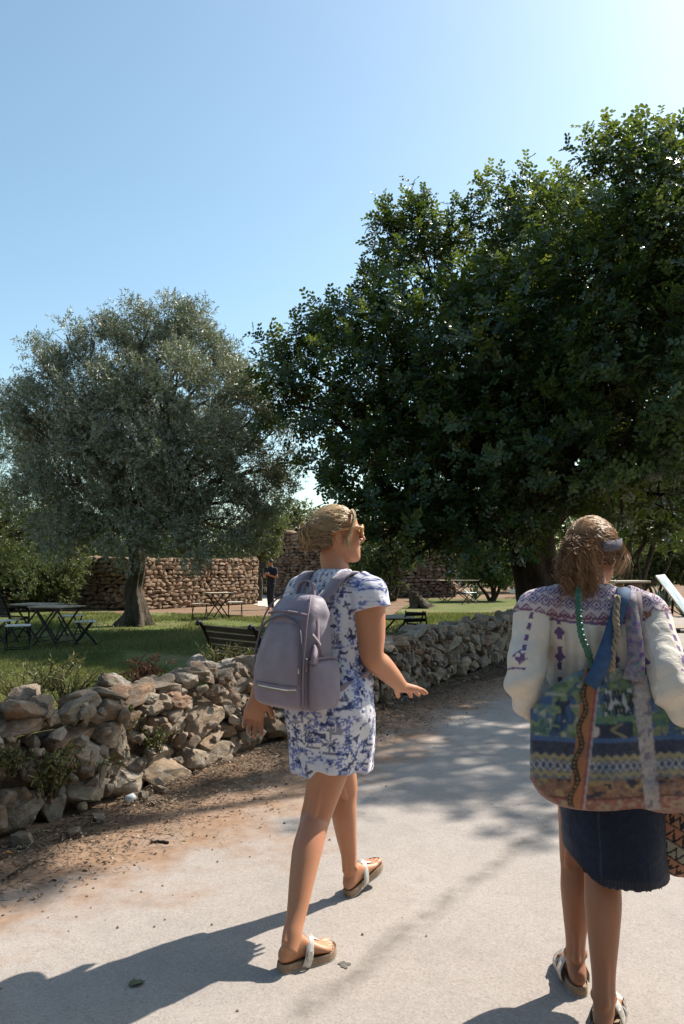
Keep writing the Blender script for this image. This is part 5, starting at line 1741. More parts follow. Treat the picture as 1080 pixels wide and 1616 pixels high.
# ---- backpack: a thing of its own
k = NT("mauve_nylon"); c = k.pos()
n1, n2 = k.noise(c, 11, 5, .55, .8), k.noise(c, 700, 2)
k.bsdf(k.ramp(n1, [(.3, (.195, .165, .205)), (.7, (.24, .202, .25))]), .55, nrm=k.bump(n2, .2, .0012, k.bump(n1, .3, .02)), spec=.35, sheen=.2); MAT["mauve_nylon"] = k.mat
simple("mauve_webbing", (.23, .18, .215), .7, var=.12, scale=40, bump=.3, bscale=400)
k = NT("pale_metal_zip"); k.bsdf((.72, .66, .58), .3, 1.0); MAT["pale_metal_zip"] = k.mat
simple("dark_zip", (.12, .1, .13), .6, var=.2)
HB = 45
Pb, Fb_, Lb = rig((-.185, 3.095), HB)                  # origin at the pack's middle; f towards the wearer
bp = tag(empty("backpack", Pb(0, 0, 0)), "mauve nylon backpack on the back of the woman in the printed dress", "bag")
ib = -Pb(0, 0, 0)


def pk(solids, name, mat, vox=.0045, sm=3, crease=None, parent=None):
    me = fuse(solids, vox, sm)
    V, N = mesh_np(me)
    if crease is not None: V = V + N * crease(V)[:, None]
    set_np(me, V + ib)
    o = link_mesh(name, me, mat, bp if parent is None else parent)
    return o


cr_ = lambda V: .004 * vnoise(V, 8, 2.0) + .0025 * vnoise(V, 20, 5.0) + .003 * np.sin(V[:, 2] * 60 + 8 * (V - Pb(0, 0, 0)) @ Lb * 6) * np.exp(-((V[:, 2] - 1.25) / .04) ** 2)
pk([ring_loft([(Pb(.0, 0, .9), Lb * .134, Fb_ * .085, 4), (Pb(.0, 0, .92), Lb * .144, Fb_ * .095, 4.2), (Pb(0, 0, 1.04), Lb * .146, Fb_ * .096, 4.2), (Pb(.006, 0, 1.16), Lb * .141, Fb_ * .088, 4), (Pb(.014, 0, 1.25), Lb * .132, Fb_ * .078, 3.6),
               (Pb(.026, 0, 1.3), Lb * .12, Fb_ * .064, 3.2), (Pb(.036, 0, 1.33), Lb * .094, Fb_ * .048, 2.8), (Pb(.04, 0, 1.34), Lb * .05, Fb_ * .025, 2.5)], 5, 56, .2)], "body", MAT["mauve_nylon"], crease=cr_)
pk([ring_loft([(Pb(-.082, .0, .905), Lb * .128, Fb_ * .022, 3.4), (Pb(-.09, .0, .935), Lb * .138, Fb_ * .03, 3.4), (Pb(-.09, 0, 1.05), Lb * .135, Fb_ * .031, 3.2), (Pb(-.076, 0, 1.15), Lb * .122, Fb_ * .028, 3.0), (Pb(-.06, 0, 1.215), Lb * .1, Fb_ * .022, 2.6), (Pb(-.05, 0, 1.235), Lb * .06, Fb_ * .015, 2.2)], 5, 48, .2)],
   "front_pocket", MAT["mauve_nylon"], crease=cr_)
pk([ring_loft([(Pb(.01, -.148, .9), Fb_ * .07, Lb * .02, 3), (Pb(.01, -.155, .96), Fb_ * .08, Lb * .024, 3), (Pb(.01, -.152, 1.06), Fb_ * .078, Lb * .02, 3), (Pb(.012, -.146, 1.09), Fb_ * .072, Lb * .012, 3)], 5, 40, .2)], "side_pocket", MAT["mauve_nylon"], crease=cr_)


def pb_rib(name, pts, ups, w, t, mat):
    V, F = ribbon(pts, ups, w, t)
    return obj(name, np.array(V) + ib, F, mat, bp)


# piping along the seams
for sg in (1, -1):
    pb_rib("seam_piping", [Pb(-.09, sg * .142, .91), Pb(-.095, sg * .147, 1.04), Pb(-.08, sg * .142, 1.16), Pb(-.058, sg * .13, 1.25), Pb(-.028, sg * .112, 1.305), Pb(0, sg * .085, 1.335)], [-Fb_ + Lb * sg] * 3 + [-Fb_ + Lb * sg + Zv * .6] * 3, .007, .007, MAT["mauve_webbing"])
pb_rib("pocket_piping", [Pb(-.07, -.152, 1.088), Pb(-.03, -.166, 1.1), Pb(.03, -.166, 1.1), Pb(.08, -.156, 1.088)], [Zv] * 4, .008, .006, MAT["mauve_webbing"])
pb_rib("top_piping", [Pb(-.045, .118, 1.262), Pb(-.058, .06, 1.272), Pb(-.06, 0, 1.274), Pb(-.058, -.06, 1.272), Pb(-.045, -.118, 1.262)], [-Fb_ + Zv] * 5, .008, .007, MAT["mauve_webbing"])
# front zip with bright teeth low on the pocket
zp = [Pb(-.11, .126, .985), Pb(-.125, .085, .982), Pb(-.1265, 0, .981), Pb(-.125, -.085, .982), Pb(-.11, -.128, .985)]
pb_rib("zip_flap", [q + Zv * .008 for q in zp], [-Fb_ + Lb * .4, -Fb_, -Fb_, -Fb_, -Fb_ - Lb * .4], .012, .004, MAT["mauve_webbing"])
pb_rib("zip_teeth", [q - Fb_ * .0015 for q in zp[1:]] , [-Fb_, -Fb_, -Fb_, -Fb_ - Lb * .3], .006, .003, MAT["pale_metal_zip"])
# arched zip of the pocket and of the main compartment
ar = [Pb(-.104, -.141, 1.0), Pb(-.1, -.138, 1.1), Pb(-.086, -.122, 1.185), Pb(-.075, -.088, 1.234), Pb(-.07, 0, 1.256), Pb(-.075, .088, 1.234), Pb(-.086, .122, 1.185), Pb(-.1, .138, 1.1)]
pb_rib("pocket_zip", ar, [-Lb - Fb_ * .4, -Lb - Fb_ * .4, -Lb * .8 + Zv - Fb_ * .4, Zv - Lb * .4, Zv, Zv + Lb * .4, Lb * .8 + Zv, Lb], .009, .005, MAT["dark_zip"])
mz = [Pb(-.02, -.148, .93), Pb(-.02, -.149, 1.05), Pb(-.014, -.142, 1.17), Pb(0, -.122, 1.265), Pb(.012, -.08, 1.316), Pb(.02, 0, 1.334), Pb(.012, .08, 1.316)]
pb_rib("main_zip", mz, [-Lb, -Lb, -Lb + Zv * .2, -Lb + Zv * .7, Zv - Lb * .4, Zv, Zv + Lb * .4], .016, .006, MAT["mauve_webbing"])
pb_rib("zip_pull", [Pb(-.066, -.137, 1.1), Pb(-.074, -.142, 1.07), Pb(-.078, -.144, 1.05)], [-Lb] * 3, [.016, .018, .014], .006, MAT["mauve_webbing"])
pb_rib("zip_slider", [Pb(-.1, -.132, 1.065), Pb(-.102, -.134, 1.045)], [-Lb, -Lb], .012, .008, MAT["pale_metal_zip"])
pb_rib("charm", [Pb(-.04, -.152, 1.15), Pb(-.05, -.165, 1.11), Pb(-.06, -.168, 1.08)], [-Lb] * 3, [.012, .034, .03], .01, MAT["mauve_webbing"])
pb_rib("side_strap", [Pb(-.045, -.145, 1.19), Pb(-.02, -.16, 1.15), Pb(.0, -.158, 1.1)], [-Lb] * 3, .014, .003, MAT["mauve_webbing"])
pb_rib("haul_loop", [Pb(.05, .05, 1.31), Pb(.055, .04, 1.375), Pb(.06, 0, 1.395), Pb(.055, -.04, 1.375), Pb(.05, -.05, 1.31)], [Lb, Zv + Lb, Zv, Zv - Lb, -Lb], .02, .006, MAT["mauve_webbing"])
# shoulder straps over the dress, and their lower webbing
for sg in (-1, 1):
    c0 = .02
    pth = [Pb(.055, sg * .05, 1.29), P1(-.105, sg * .085 + c0, 1.36), P1(-.068, sg * .1 + c0, 1.405), P1(-.005, sg * .108 + c0, 1.428), P1(.065, sg * .112 + c0, 1.40), P1(.122, sg * .118 + c0, 1.33), P1(.16, sg * .128 + c0, 1.22), P1(.135, sg * .165 + c0, 1.1)]
    ups = [-Fb_ + Zv * .5, -F1 + Zv * .6, -F1 * .6 + Zv, Zv, F1 * .7 + Zv, F1 + Zv * .3, F1, F1 + L1 * sg]
    pb_rib("shoulder_strap", pth, ups, [.05, .055, .06, .062, .06, .055, .05, .04], .012, MAT["mauve_nylon"])
    pb_rib("webbing", [P1(.135, sg * .165 + c0, 1.1), P1(.06, sg * .19 + c0, 1.055), P1(-.03, sg * .185 + c0, 1.0), Pb(.09, sg * .148, .965)], [F1 + L1 * sg, L1 * sg, L1 * sg, L1 * sg], .024, .004, MAT["mauve_webbing"])
# ------------------------------------------------------------------ walker with the patchwork bag
P2, F2, L2 = rig((.925, 2.66), 10)
sol = []
ftR, gPR, gAR = foot((.79, 2.425, .03), R(90 - 30), 0.0, .98, 0, 1)
ftL, gPL, gAL = foot((.805, 2.68, .03), R(90 - 2), 0.0, .98, 0, -1)
sol += ftR + ftL
knR, knL = A_(950, 1355, 2.58), A_(910, 1350, 2.74)
sol += leg(P2(-.03, -.08, .88), knR, gPR(.05, 0, .09), -F2, 1.04) + leg(P2(.03, .075, .88), knL, gPL(.05, 0, .09), -F2, .98)
S2 = P2(.02, .05, 0)                                   # the upper body leans a little left
U = lambda f, l, z: S2 + F2 * f + L2 * l + Zv * z
sol.append(ring_loft([(P2(0, 0, .78), L2 * .15, F2 * .12), (P2(0, 0, .9), L2 * .16, F2 * .12), (U(0, -.02, 1.06), L2 * .13, F2 * .1), (U(0, 0, 1.2), L2 * .15, F2 * .1), (U(0, 0, 1.3), L2 * .15, F2 * .075), (U(.01, 0, 1.37), L2 * .06, F2 * .05)], 5, 36))
HC = A_(938, 873, 2.73)
hd, HP, HX = head_solids(HC, R(90 - 42), R(-4), 0, .93)
sol += hd
sol.append(limb_loft([U(.0, 0, 1.32), U(.015, 0, 1.38), HP(-.03, 0, -.09), HP(-.012, 0, -.04)], [.06, .055, .05, .048], 5, 24))
s2R, e2R, w2R = A_(1024, 968, 2.66), A_(1060, 1092, 2.46), A_(1105, 1165, 2.66)
s2L, e2L, w2L = A_(846, 962, 2.67), A_(826, 1082, 2.58), A_(872, 1135, 2.78)
sol += [arm(s2R, e2R, w2R, .95), arm(s2L, e2L, w2L, .95)]
sol += hand(w2R, w2R - e2R + np.array((0, .08, 0)), np.array((-1, 0, 0)), np.array((0, .5, 1)), (.8, .9, .9, .9), .05, .95, (.4, .5))
sol += hand(w2L, w2L - e2L + np.array((.02, .1, 0)), np.array((.4, -.6, .2)), np.array((0, .2, 1)), (.7, .8, .8, .8), .05, .95, (.4, .5))
me = fuse(sol, .0044, 3)
w2 = link_mesh("person", me, MAT["deep_tanned_skin"])
set_np(me, mesh_np(me)[0])
tag(w2, "woman in white embroidered blouse and denim skirt walking away with a patchwork bag", "person")

# ---- blouse
bs = [ring_loft([(P2(0, 0, .86), L2 * .19, F2 * .15), (P2(0, 0, .95), L2 * .188, F2 * .145), (U(0, -.02, 1.08), L2 * .182, F2 * .135), (U(-.005, 0, 1.2), L2 * .182, F2 * .13), (U(-.005, 0, 1.285), L2 * .19, F2 * .11),
                 (U(0, 0, 1.335), L2 * .17, F2 * .088), (U(.005, 0, 1.372), L2 * .105, F2 * .07), (U(.015, 0, 1.392), L2 * .066, F2 * .06)], 5, 56, 0)]
for s_, e_, w_, kx in ((s2R, e2R, w2R, 1.0), (s2L, e2L, w2L, 1.0)):
    top = U(.0, .1 if s_ is s2L else -.1, 1.335)
    bs.append(limb_loft([top, s_, s_ * .6 + e_ * .4, e_ * .9 + s_ * .1, e_ * .75 + w_ * .25, e_ * .4 + w_ * .6, w_ * .92 + e_ * .08, w_], [kx * q for q in (.06, .07, .066, .068, .072, .068, .055, .042)], 5, 30, 0))
me = fuse(bs, .0042, 3)
V, N = mesh_np(me)
rel = V - S2; lf, ff, zz = rel @ L2, rel @ F2, V[:, 2]


def arm_t(V, s_, e_):
    d = e_ - s_; t = ((V - s_) @ d) / (d @ d); dist = np.linalg.norm(V - (s_ + np.outer(np.clip(t, 0, 1.3), d)), axis=1)
    return t, dist


tR, dR_ = arm_t(V, s2R, e2R); tL, dL_ = arm_t(V, s2L, e2L)
onarm = ((dR_ < .095) & (tR > .12) & (lf < -.16)) | ((dL_ < .095) & (tL > .12) & (lf > .16))
body = ~onarm
yoke = 1.262 + .5 * lf * lf
gath = np.clip((yoke - zz) / .04, 0, 1) * np.clip((zz - .9) / .15, .3, 1) * body
dsp = gath * (.017 * (np.abs(np.sin(lf * 75 + 1.2 * np.sin(zz * 7))) - .6) + .012 * np.sin(lf * 47 + 1.7 + 3 * zz)) * np.clip(1 - np.abs(lf) / .2, .35, 1)
dsp += onarm * (.006 * np.sin(zz * 60 + lf * 25) * np.exp(-(np.minimum(np.abs(tR - 1), np.abs(tL - 1)) / .35) ** 2) + .006 * vnoise(V, 12, 4.0))
dsp += .005 * vnoise(V, 10, 1.0) + .003 * vnoise(V, 26, 2.0)
V2_ = V + N * dsp[:, None]
set_np(me, V2_)
C = np.tile(np.array((.78, .72, .63)), (len(V), 1)) * (1 - .1 * grid2(lf * 40 + 5, zz * 40, 3))[:, None]
pur, plum = np.array((.17, .1, .24)), np.array((.25, .11, .17))
back = (ff < .05) & body
u, v = lf / .042, (zz - yoke) / .04
row = np.floor(v); cu = (u + .5 * (row % 2)) % 1 - .5; cv = v % 1 - .5
dia = np.abs(cu) + np.abs(cv)
yk = back & (zz > yoke) & (zz < 1.4)
big = (row == 1) | (row == 2)
mk = yk & (((dia < .46) & (dia > .3)) | (dia < .16) | (big & (dia > .56) & (dia < .68)))
mk |= yk & (row == 0) & (np.abs(cv + .2 + .3 * np.abs(cu) - .15) < .12)
mk |= back & (np.abs(zz - yoke) < .0045)
C[mk] = np.where((row[mk] % 3 == 0)[:, None], plum, pur)
C[yk & ~mk] *= np.array((.86, .8, .92))
for l0 in (.125, -.05, -.13):                          # dashes running down from the yoke
    ln = back & (np.abs(lf - l0) < .006) & (zz < yoke) & (zz > 1.06) & (np.sin(zz * 120) > -.1)
    C[ln] = plum if l0 < .1 else pur
    dm = back & (np.abs(lf - l0) / .016 + np.abs((zz % .085) - .04) / .02 < 1) & (zz < yoke - .02) & (zz > 1.08)
    C[dm] = pur
for t_, d_, s_, e_, sg in ((tR, dR_, s2R, e2R, -1), (tL, dL_, s2L, e2L, 1)):
    ax = unit(e_ - s_); sd = unit(np.cross(ax, np.array((0, 1.0, 0)))); q = (V - s_) @ sd * np.sign(sd @ L2) * sg
    on = onarm & (d_ < .1) & (np.sign(lf) == sg) & (ff < .06)
    C[on & (np.abs(q - .028 - .01 * t_) < .006) & (np.sin(t_ * 45) > -.3) & (t_ < .8)] = pur
    ds_ = np.abs((q - .04)) / .022 + np.abs(t_ - .72) / .1
    C[on & (ds_ < 1) & (np.sin(t_ * 60) * np.sin(q * 300) > -.1)] = pur
    C[on & (np.abs(t_ - .86) < .012) & (q > .02)] = pur
set_col(me, C)
cloth_mat("embroidered_cotton", .88, 800, 22, .35, trans=.1)
blouse = link_mesh("blouse", me, MAT["embroidered_cotton"], w2)

# ---- denim skirt
sk_ = [ring_loft([(P2(-.01, .005, .405), L2 * .16, F2 * .195, 2.9), (P2(-.01, .005, .41), L2 * .165, F2 * .2, 2.9), (P2(-.01, .005, .55), L2 * .17, F2 * .195, 2.7), (P2(-.005, 0, .72), L2 * .178, F2 * .17, 2.3), (P2(0, 0, .86), L2 * .178, F2 * .145), (P2(0, 0, .93), L2 * .16, F2 * .13)], 5, 56, 0)]
me = fuse(sk_, .005, 3)
V, N = mesh_np(me); rel = V - P2(0, 0, 0); lf, ff, zz = rel @ L2, rel @ F2, V[:, 2]; th = np.arctan2(lf, -ff)
V = V + N * (.006 * np.sin(th * 5 + zz * 4) * np.clip((.8 - zz) / .3, 0, 1) + .004 * vnoise(V, 12, 0.0))[:, None]
V[:, 2] += np.clip((.62 - zz) / .2, 0, 1) * (.045 + .075 * np.clip((lf - .07) / .1, 0, 1) ** 1.5 - .01 * np.clip(-lf / .16, 0, 1))
set_np(me, V)
den = np.array((.011, .015, .03)); C = np.tile(den, (len(V), 1)) * (.75 + .5 * grid2(th * 30, zz * 60, 2))[:, None]
C = C + np.outer(np.clip((lf - .06) / .08, 0, 1) * (.5 + .5 * grid2(th * 9, zz * 8, 4)), np.array((.009, .015, .03)))
seam = np.abs(lf - .075) < .003
C[seam] = np.array((.03, .036, .05))
hem = zz < .428
C[hem] = np.where((np.sin(th[hem] * 130) > .1)[:, None], np.array((.03, .03, .038)), np.array((.012, .015, .03)))
set_col(me, C)
cloth_mat("denim", .85, 500, 18, .3)
skirt = link_mesh("skirt", me, MAT["denim"], w2)

# ---- hair: frizzy, gathered high at the back, with a grey headband
hr = np.random.default_rng(15)
hair = empty("hair"); hair.parent = w2
hl2 = lambda d: (d[:, 0] < .45 + .4 * d[:, 2]) & (d[:, 2] > -.55)
knot = np.array((-.098, 0.012, .05))
pts, d0 = scalp_paths(1700, hr, knot, 12, hairline=hl2, lift=(.004, .02))
pts = pts + np.cumsum(hr.normal(0, .0012, pts.shape), axis=1)
hair_obj("gathered_strands", toW(pts), hr.uniform(.0008, .0017, len(pts)), np.clip(.62 + .36 * d0[:, 2] + hr.normal(0, .17, len(pts)), 0, 1), MAT["brown_hair"], hair)  # tint rises towards the crown: sunlight painted into the hair colour
inside = hl2(dirs)
obj("scalp_hair", toW(sk(dirs, .0015)), [f for f in Fb if all(inside[i] for i in f)], MAT["hair_base2"] if "hair_base2" in MAT else simple("hair_base2", (.085, .05, .028), .7, var=.35, scale=40), hair)
tail, tt = [], []
kw = np.array(toW(knot[None])[0])
t = np.linspace(0, 1, 18)
for i in range(4200):
    a, rr_ = hr.uniform(0, 6.28), math.sqrt(hr.random())
    ex, ey = math.cos(a) * rr_, math.sin(a) * rr_
    fly = i > 3950
    ln = hr.uniform(.45, 1.0) if not fly else hr.uniform(.3, .9)
    wd = (.014 + .046 * np.sin(np.minimum(t * ln * 2.0, 1.75))) * (1.0 if not fly else 1.35)
    cx_ = -.008 * t - .018 * np.sin(t * ln * 2.6); cy_ = -.035 * np.sin(t * 1.6) - .01; cz_ = .022 * np.sin(np.minimum(t * ln * 6, 3.14)) - .2 * (t * ln) ** 1.15
    p = kw + np.stack([cx_ + ex * wd * 1.05, cy_ + ey * wd * .75, cz_ + .02 * ey * wd / .07], -1)
    fq, ph, am = hr.uniform(16, 34), hr.uniform(0, 6.28), hr.uniform(.003, .009) * (1.5 if fly else 1)
    w_ = np.minimum(1, t * 3)
    clump = np.sin(np.arctan2(ey, ex) * 7 + t * 9) * .006 * w_
    p = p + np.stack([np.cos(t * fq + ph) * am * w_ + ex * clump, np.sin(t * fq + ph) * am * w_ + ey * clump, np.sin(t * fq * .7 + ph) * am * .6 * w_], -1) + np.cumsum(hr.normal(0, .002, (18, 3)), 0)
    tail.append(p); tt.append(np.clip(.4 + .3 * (rr_ - .5) + .12 * ex + .2 * np.sin(np.arctan2(ey, ex) * 7) + hr.normal(0, .18), 0, 1))
hair_obj("ponytail", np.array(tail), hr.uniform(.0007, .0015, len(tail)), np.array(tt), MAT["brown_hair"], hair)
loose = []
for i in range(150):
    s_ = hr.normal(size=3) * .008
    base_ = np.array((.03, -.083, .03)) + s_
    loose.append(crom([base_, base_ + np.array((.01, -.012, -.03)), base_ + np.array((-.005, -.014, -.065)) + s_, base_ + np.array((-.03, -.004, -.095)) + s_ * 1.5], 4))
hair_obj("loose_curls", toW(np.array(loose)), hr.uniform(.0007, .0013, len(loose)), np.clip(hr.normal(.85, .12, len(loose)), 0, 1), MAT["brown_hair"], hair)
simple("grey_jersey", (.09, .09, .12), .85, var=.2, scale=50, bump=.3)
hb = []
for a in np.linspace(-2.3, 2.3, 17): hb.append((a, HP(-.012 + .124 * math.cos(a), .1 * math.sin(a), .03 + .022 * math.cos(a))))
m = MB(); m.add(*ribbon([q for _, q in hb], [HX[0] * math.cos(a) + HX[1] * math.sin(a) for a, _ in hb], .036, .004, 3)); m.build("headband", MAT["grey_jersey"], w2, True)
sandal(gPR, gAR, w2, "two", (MAT["silver_leather"], MAT["cork"], MAT["sole_rubber"]), 1)
sandal(gPL, gAL, w2, "two", (MAT["silver_leather"], MAT["cork"], MAT["sole_rubber"]), -1)
simple("green_bead", (.035, .12, .075), .4, var=.4, scale=30)
nk = empty("bead_cord"); nk.parent = w2
cordp = crom([A_(912, 925, 2.6), A_(913, 960, 2.545), A_(917, 1000, 2.515), A_(928, 1030, 2.505), A_(936, 1056, 2.5), A_(940, 1075, 2.49)], 8)
for i, p in enumerate(cordp):
    r_ = (.0115 if i < 26 else .009) * (1 + .15 * (i % 2))
    V, F = ball(p - np.array((0, .004, 0)), (r_, 0, 0), (0, r_, 0), (0, 0, r_ * .75), 5); obj("bead", V, F, MAT["green_bead"], nk)

# ---- patchwork bag
COLS = [(838, 1125, 1225), (846, 1112, 1248), (862, 1092, 1262), (885, 1076, 1273), (910, 1062, 1278), (935, 1052, 1280), (955, 1048, 1281), (980, 1056, 1282), (1005, 1062, 1283), (1030, 1066, 1284), (1060, 1072, 1284), (1095, 1085, 1283), (1130, 1105, 1278), (1155, 1130, 1262), (1165, 1150, 1240)]
cx = np.array([c_[0] for c_ in COLS], float); ctp = np.array([c_[1] for c_ in COLS], float); cbt = np.array([c_[2] for c_ in COLS], float)
NS, NT_ = 190, 130
sx_ = np.interp(np.linspace(0, 1, NS), np.linspace(0, 1, len(cx)), cx) * 0 + np.linspace(838, 1165, NS)
tp_, bt_ = np.interp(sx_, cx, ctp), np.interp(sx_, cx, cbt)
tp_ = np.convolve(np.pad(tp_, 6, mode='edge'), np.ones(13) / 13, 'valid'); bt_ = np.convolve(np.pad(bt_, 4, mode='edge'), np.ones(9) / 9, 'valid')
S_, T_ = np.meshgrid(np.linspace(0, 1, NS), np.linspace(0, 1, NT_))
PX = np.tile(sx_, (NT_, 1)); PY = tp_[None] + (bt_ - tp_)[None] * T_
edge = np.minimum(np.minimum(S_, 1 - S_) * 5, np.minimum(T_ * 2.2, (1 - T_) * 5)); edge = np.clip(edge, 0, 1) ** .5
wr_ = .022 * (grid2(PX / 34, PY / 60, 41) - .5) + .012 * (grid2(PX / 12, PY / 30, 42) - .5) + .008 * np.sin(PX / 17 + PY / 60)
D_ = 2.5 + .05 * np.clip((PX - 1010) / 150, 0, 1) ** 1.5 + .03 * np.clip((900 - PX) / 60, 0, 1) ** 2 - .07 * edge * (.55 + .45 * T_) - wr_ * edge
Vf = np.array([at(a, b, c_) for a, b, c_ in zip(PX.ravel(), PY.ravel(), D_.ravel())])
Db = 2.51 + .05 * np.clip((PX - 1010) / 150, 0, 1) ** 1.5 + .03 * np.clip((900 - PX) / 60, 0, 1) ** 2 + .02 * edge
Vb_ = Vf + np.stack([np.zeros(Vf.shape[0]), (Db - D_).ravel(), np.zeros(Vf.shape[0])], -1)
i_ = (np.arange(NT_ - 1)[:, None] * NS + np.arange(NS - 1)[None]).ravel()
Ff = np.stack([i_, i_ + NS, i_ + NS + 1, i_ + 1], -1); nV = NS * NT_; Fbk = Ff[:, ::-1] + nV
bd_ = list(range(NS)) + [NS - 1 + NS * j for j in range(1, NT_)] + [nV - 1 - j for j in range(1, NS)] + [nV - NS - NS * j for j in range(1, NT_)]
bd_ = bd_[:-1] if bd_[-1] == 0 else bd_
Fe = np.array([(bd_[j], bd_[(j + 1) % len(bd_)], bd_[(j + 1) % len(bd_)] + nV, bd_[j] + nV) for j in range(len(bd_))])
x, y = PX.ravel(), PY.ravel()
y = y + 3 * np.sin(x / 40)                              # cloth print follows the weave
pal = np.array([(.02, .06, .13), (.05, .14, .12), (.1, .17, .07), (.04, .1, .2), (.17, .2, .09), (.03, .035, .06), (.07, .16, .2), (.2, .22, .16)])
cid = (np.floor((x + 10 * np.sin(y / 23)) / 31).astype(int) * 7 + np.floor((y + .35 * (x - 838)) / 26).astype(int) * 3) % 8
C = pal[cid] * (.65 + .7 * grid2(x / 5, y / 5, 51))[:, None]
g_ = grid2(x / 9, y / 6, 52); C[g_ > .7] = np.array((.16, .24, .11)); g_ = grid2(x / 6, y / 14, 53); C[g_ > .76] = np.array((.03, .09, .24))
g_ = grid2(x / 11, y / 8, 58); C[g_ > .82] = np.array((.3, .3, .22))
sc_ = (x > 952) & (x < 1000) & (y > 1085) & (y < 1128); C[sc_ & (np.sin(x * 1.1 + 3 * grid2(x / 8, y / 8, 54)) * np.sin(y / 3.2) > .05)] = (.01, .012, .02); C[sc_ & (grid2(x / 4, y / 9, 55) > .72)] = (.34, .36, .36)
C[(np.abs(y - 1133) < 4) & (x > 935)] = (.09, .2, .1)
tl = (y > 1140) & (y < 1163) & (x > 930) & (x < 1000); C[tl] = np.array((.028, .04, .07)); C[tl & (((x - 938) / 9) ** 2 + ((y - 1152) / 9) ** 2 < 1)] = (.42, .38, .36); C[tl & (np.abs(x - 976 - 9 * np.sin(y / 4)) < 4)] = (.24, .2, .09)
C[(y > 1163) & (y < 1170)] = (.03, .1, .26)
b1 = (y >= 1170) & (y < 1192); C[b1] = np.array((.035, .045, .085)) * (.7 + .6 * grid2(x[b1] / 3, y[b1] / 3, 56))[:, None]
zz1 = 5 * np.abs(((x / 14) % 1) * 2 - 1)
zb = (y >= 1188 + zz1 * .9) & (y < 1232); C[zb] = np.array((.13, .14, .17)) * (.7 + .5 * grid2(x[zb] / 4, y[zb] / 4, 57))[:, None]
mid_ = (y > 1200) & (y < 1216); C[mid_ & (np.abs(((x / 11) % 1) - .5) * 16 > np.abs(y - 1208))] = (.05, .075, .14); C[mid_ & (np.abs(np.abs(((x / 11) % 1) - .5) * 16 - np.abs(y - 1208)) < 1.4)] = (.36, .36, .38)
for y0 in (1192, 1218): C[np.abs(y - y0 - zz1 * 1.2) < 3.6] = (.3, .25, .11)
b2 = y >= 1229; C[b2] = np.array((.22, .11, .065)) * (.7 + .6 * grid2(x[b2] / 4, y[b2] / 4, 60))[:, None]
g_ = grid2(x / 13, y / 8, 61); C[b2 & (g_ > .66)] = (.3, .2, .075); C[b2 & (grid2(x / 9, y / 6, 62) > .74)] = (.035, .035, .055)
b3 = y >= 1258; C[b3] = np.array((.25, .085, .07)) * (.6 + .8 * grid2(x[b3] / 4, y[b3] / 3, 63))[:, None]; C[b3 & (grid2(x / 7, y / 4, 64) > .68)] = (.3, .22, .13); C[np.abs(y - 1258) < 1.8] = (.11, .03, .03)
st_ = x - (930 - (y - 1075) * .12)
C[(np.abs(st_) < 10)] = np.array((.34, .12, .03)); C[(np.abs(st_ + 4 + 4 * np.sin(y / 9)) < 4.5)] = (.03, .018, .014); C[(np.abs(st_ + 4 + 4 * np.sin(y / 9)) < 1.5) & (np.sin(y * 1.0) > 0)] = (.26, .17, .05)
C[(np.abs(st_ - 12) < 2.2)] = (.25, .05, .06); C[(np.abs(st_ - 15.5) < 1.5)] = (.32, .3, .32)
st2 = x - (1013 + (y - 1100) * .1)
s2m = (np.abs(st2) < 12); C[s2m] = np.array((.34, .31, .31)) * (.75 + .4 * grid2(x[s2m] / 5, y[s2m] / 5, 65))[:, None]; C[s2m & (grid2(x / 4, y / 7, 66) > .72)] = (.16, .14, .2)
C[(np.abs(y - (bt_[np.clip(((x - 838) / 327 * (NS - 1)).astype(int), 0, NS - 1)])) < 3.5)] = (.3, .14, .11)
C = (C * .72 + C.mean(1, keepdims=True) * .28) * 1.02
C = C.reshape(NT_, NS, 3); Cb = np.pad(C, ((1, 1), (1, 1), (0, 0)), mode='edge'); C = (C * 2 + Cb[:-2, 1:-1] + Cb[2:, 1:-1] + Cb[1:-1, :-2] + Cb[1:-1, 2:]).reshape(-1, 3) / 6
C *= (.88 + .24 * np.random.default_rng(3).random(len(C)))[:, None]
bag = tag(empty("patchwork_bag", (.95, 2.47, .7)), "large colourful patchwork shoulder bag hanging behind the woman in white", "bag")
bo = np.array((.95, 2.47, .7))
ob_ = obj("body", np.concatenate([Vf, Vb_]) - bo, np.concatenate([Ff, Fbk, Fe]), MAT["denim"], bag)
set_col(ob_.data, np.concatenate([C, C * .8]))
cloth_mat("patchwork_cotton", .85, 600, 30, .3); ob_.data.materials[0] = MAT["patchwork_cotton"]
simple("blue_cotton", (.035, .075, .15), .85, var=.3, scale=40, bump=.35, bscale=90)
simple("grey_strap", (.17, .14, .14), .85, var=.2, scale=40)
k = NT("patch_strap"); c = k.pos(); v_ = k.voro(c, 70, 'F1', "Color"); k.bsdf(k.mix(k.ramp(k.noise(c, 55, 4), [(.4, 0.0), (.6, .8)]), k.mix(.86, v_, (.05, .06, .13)), (.3, .24, .24)), .85, nrm=k.bump(k.noise(c, 120, 3), .3, .004)); MAT["patch_strap"] = k.mat


def brib(name, pts, ups, w, t_, mat, par):
    V, F = ribbon(pts, ups, w, t_, 5)
    return obj(name, np.array(V) - np.array(par.location), F, mat, par)


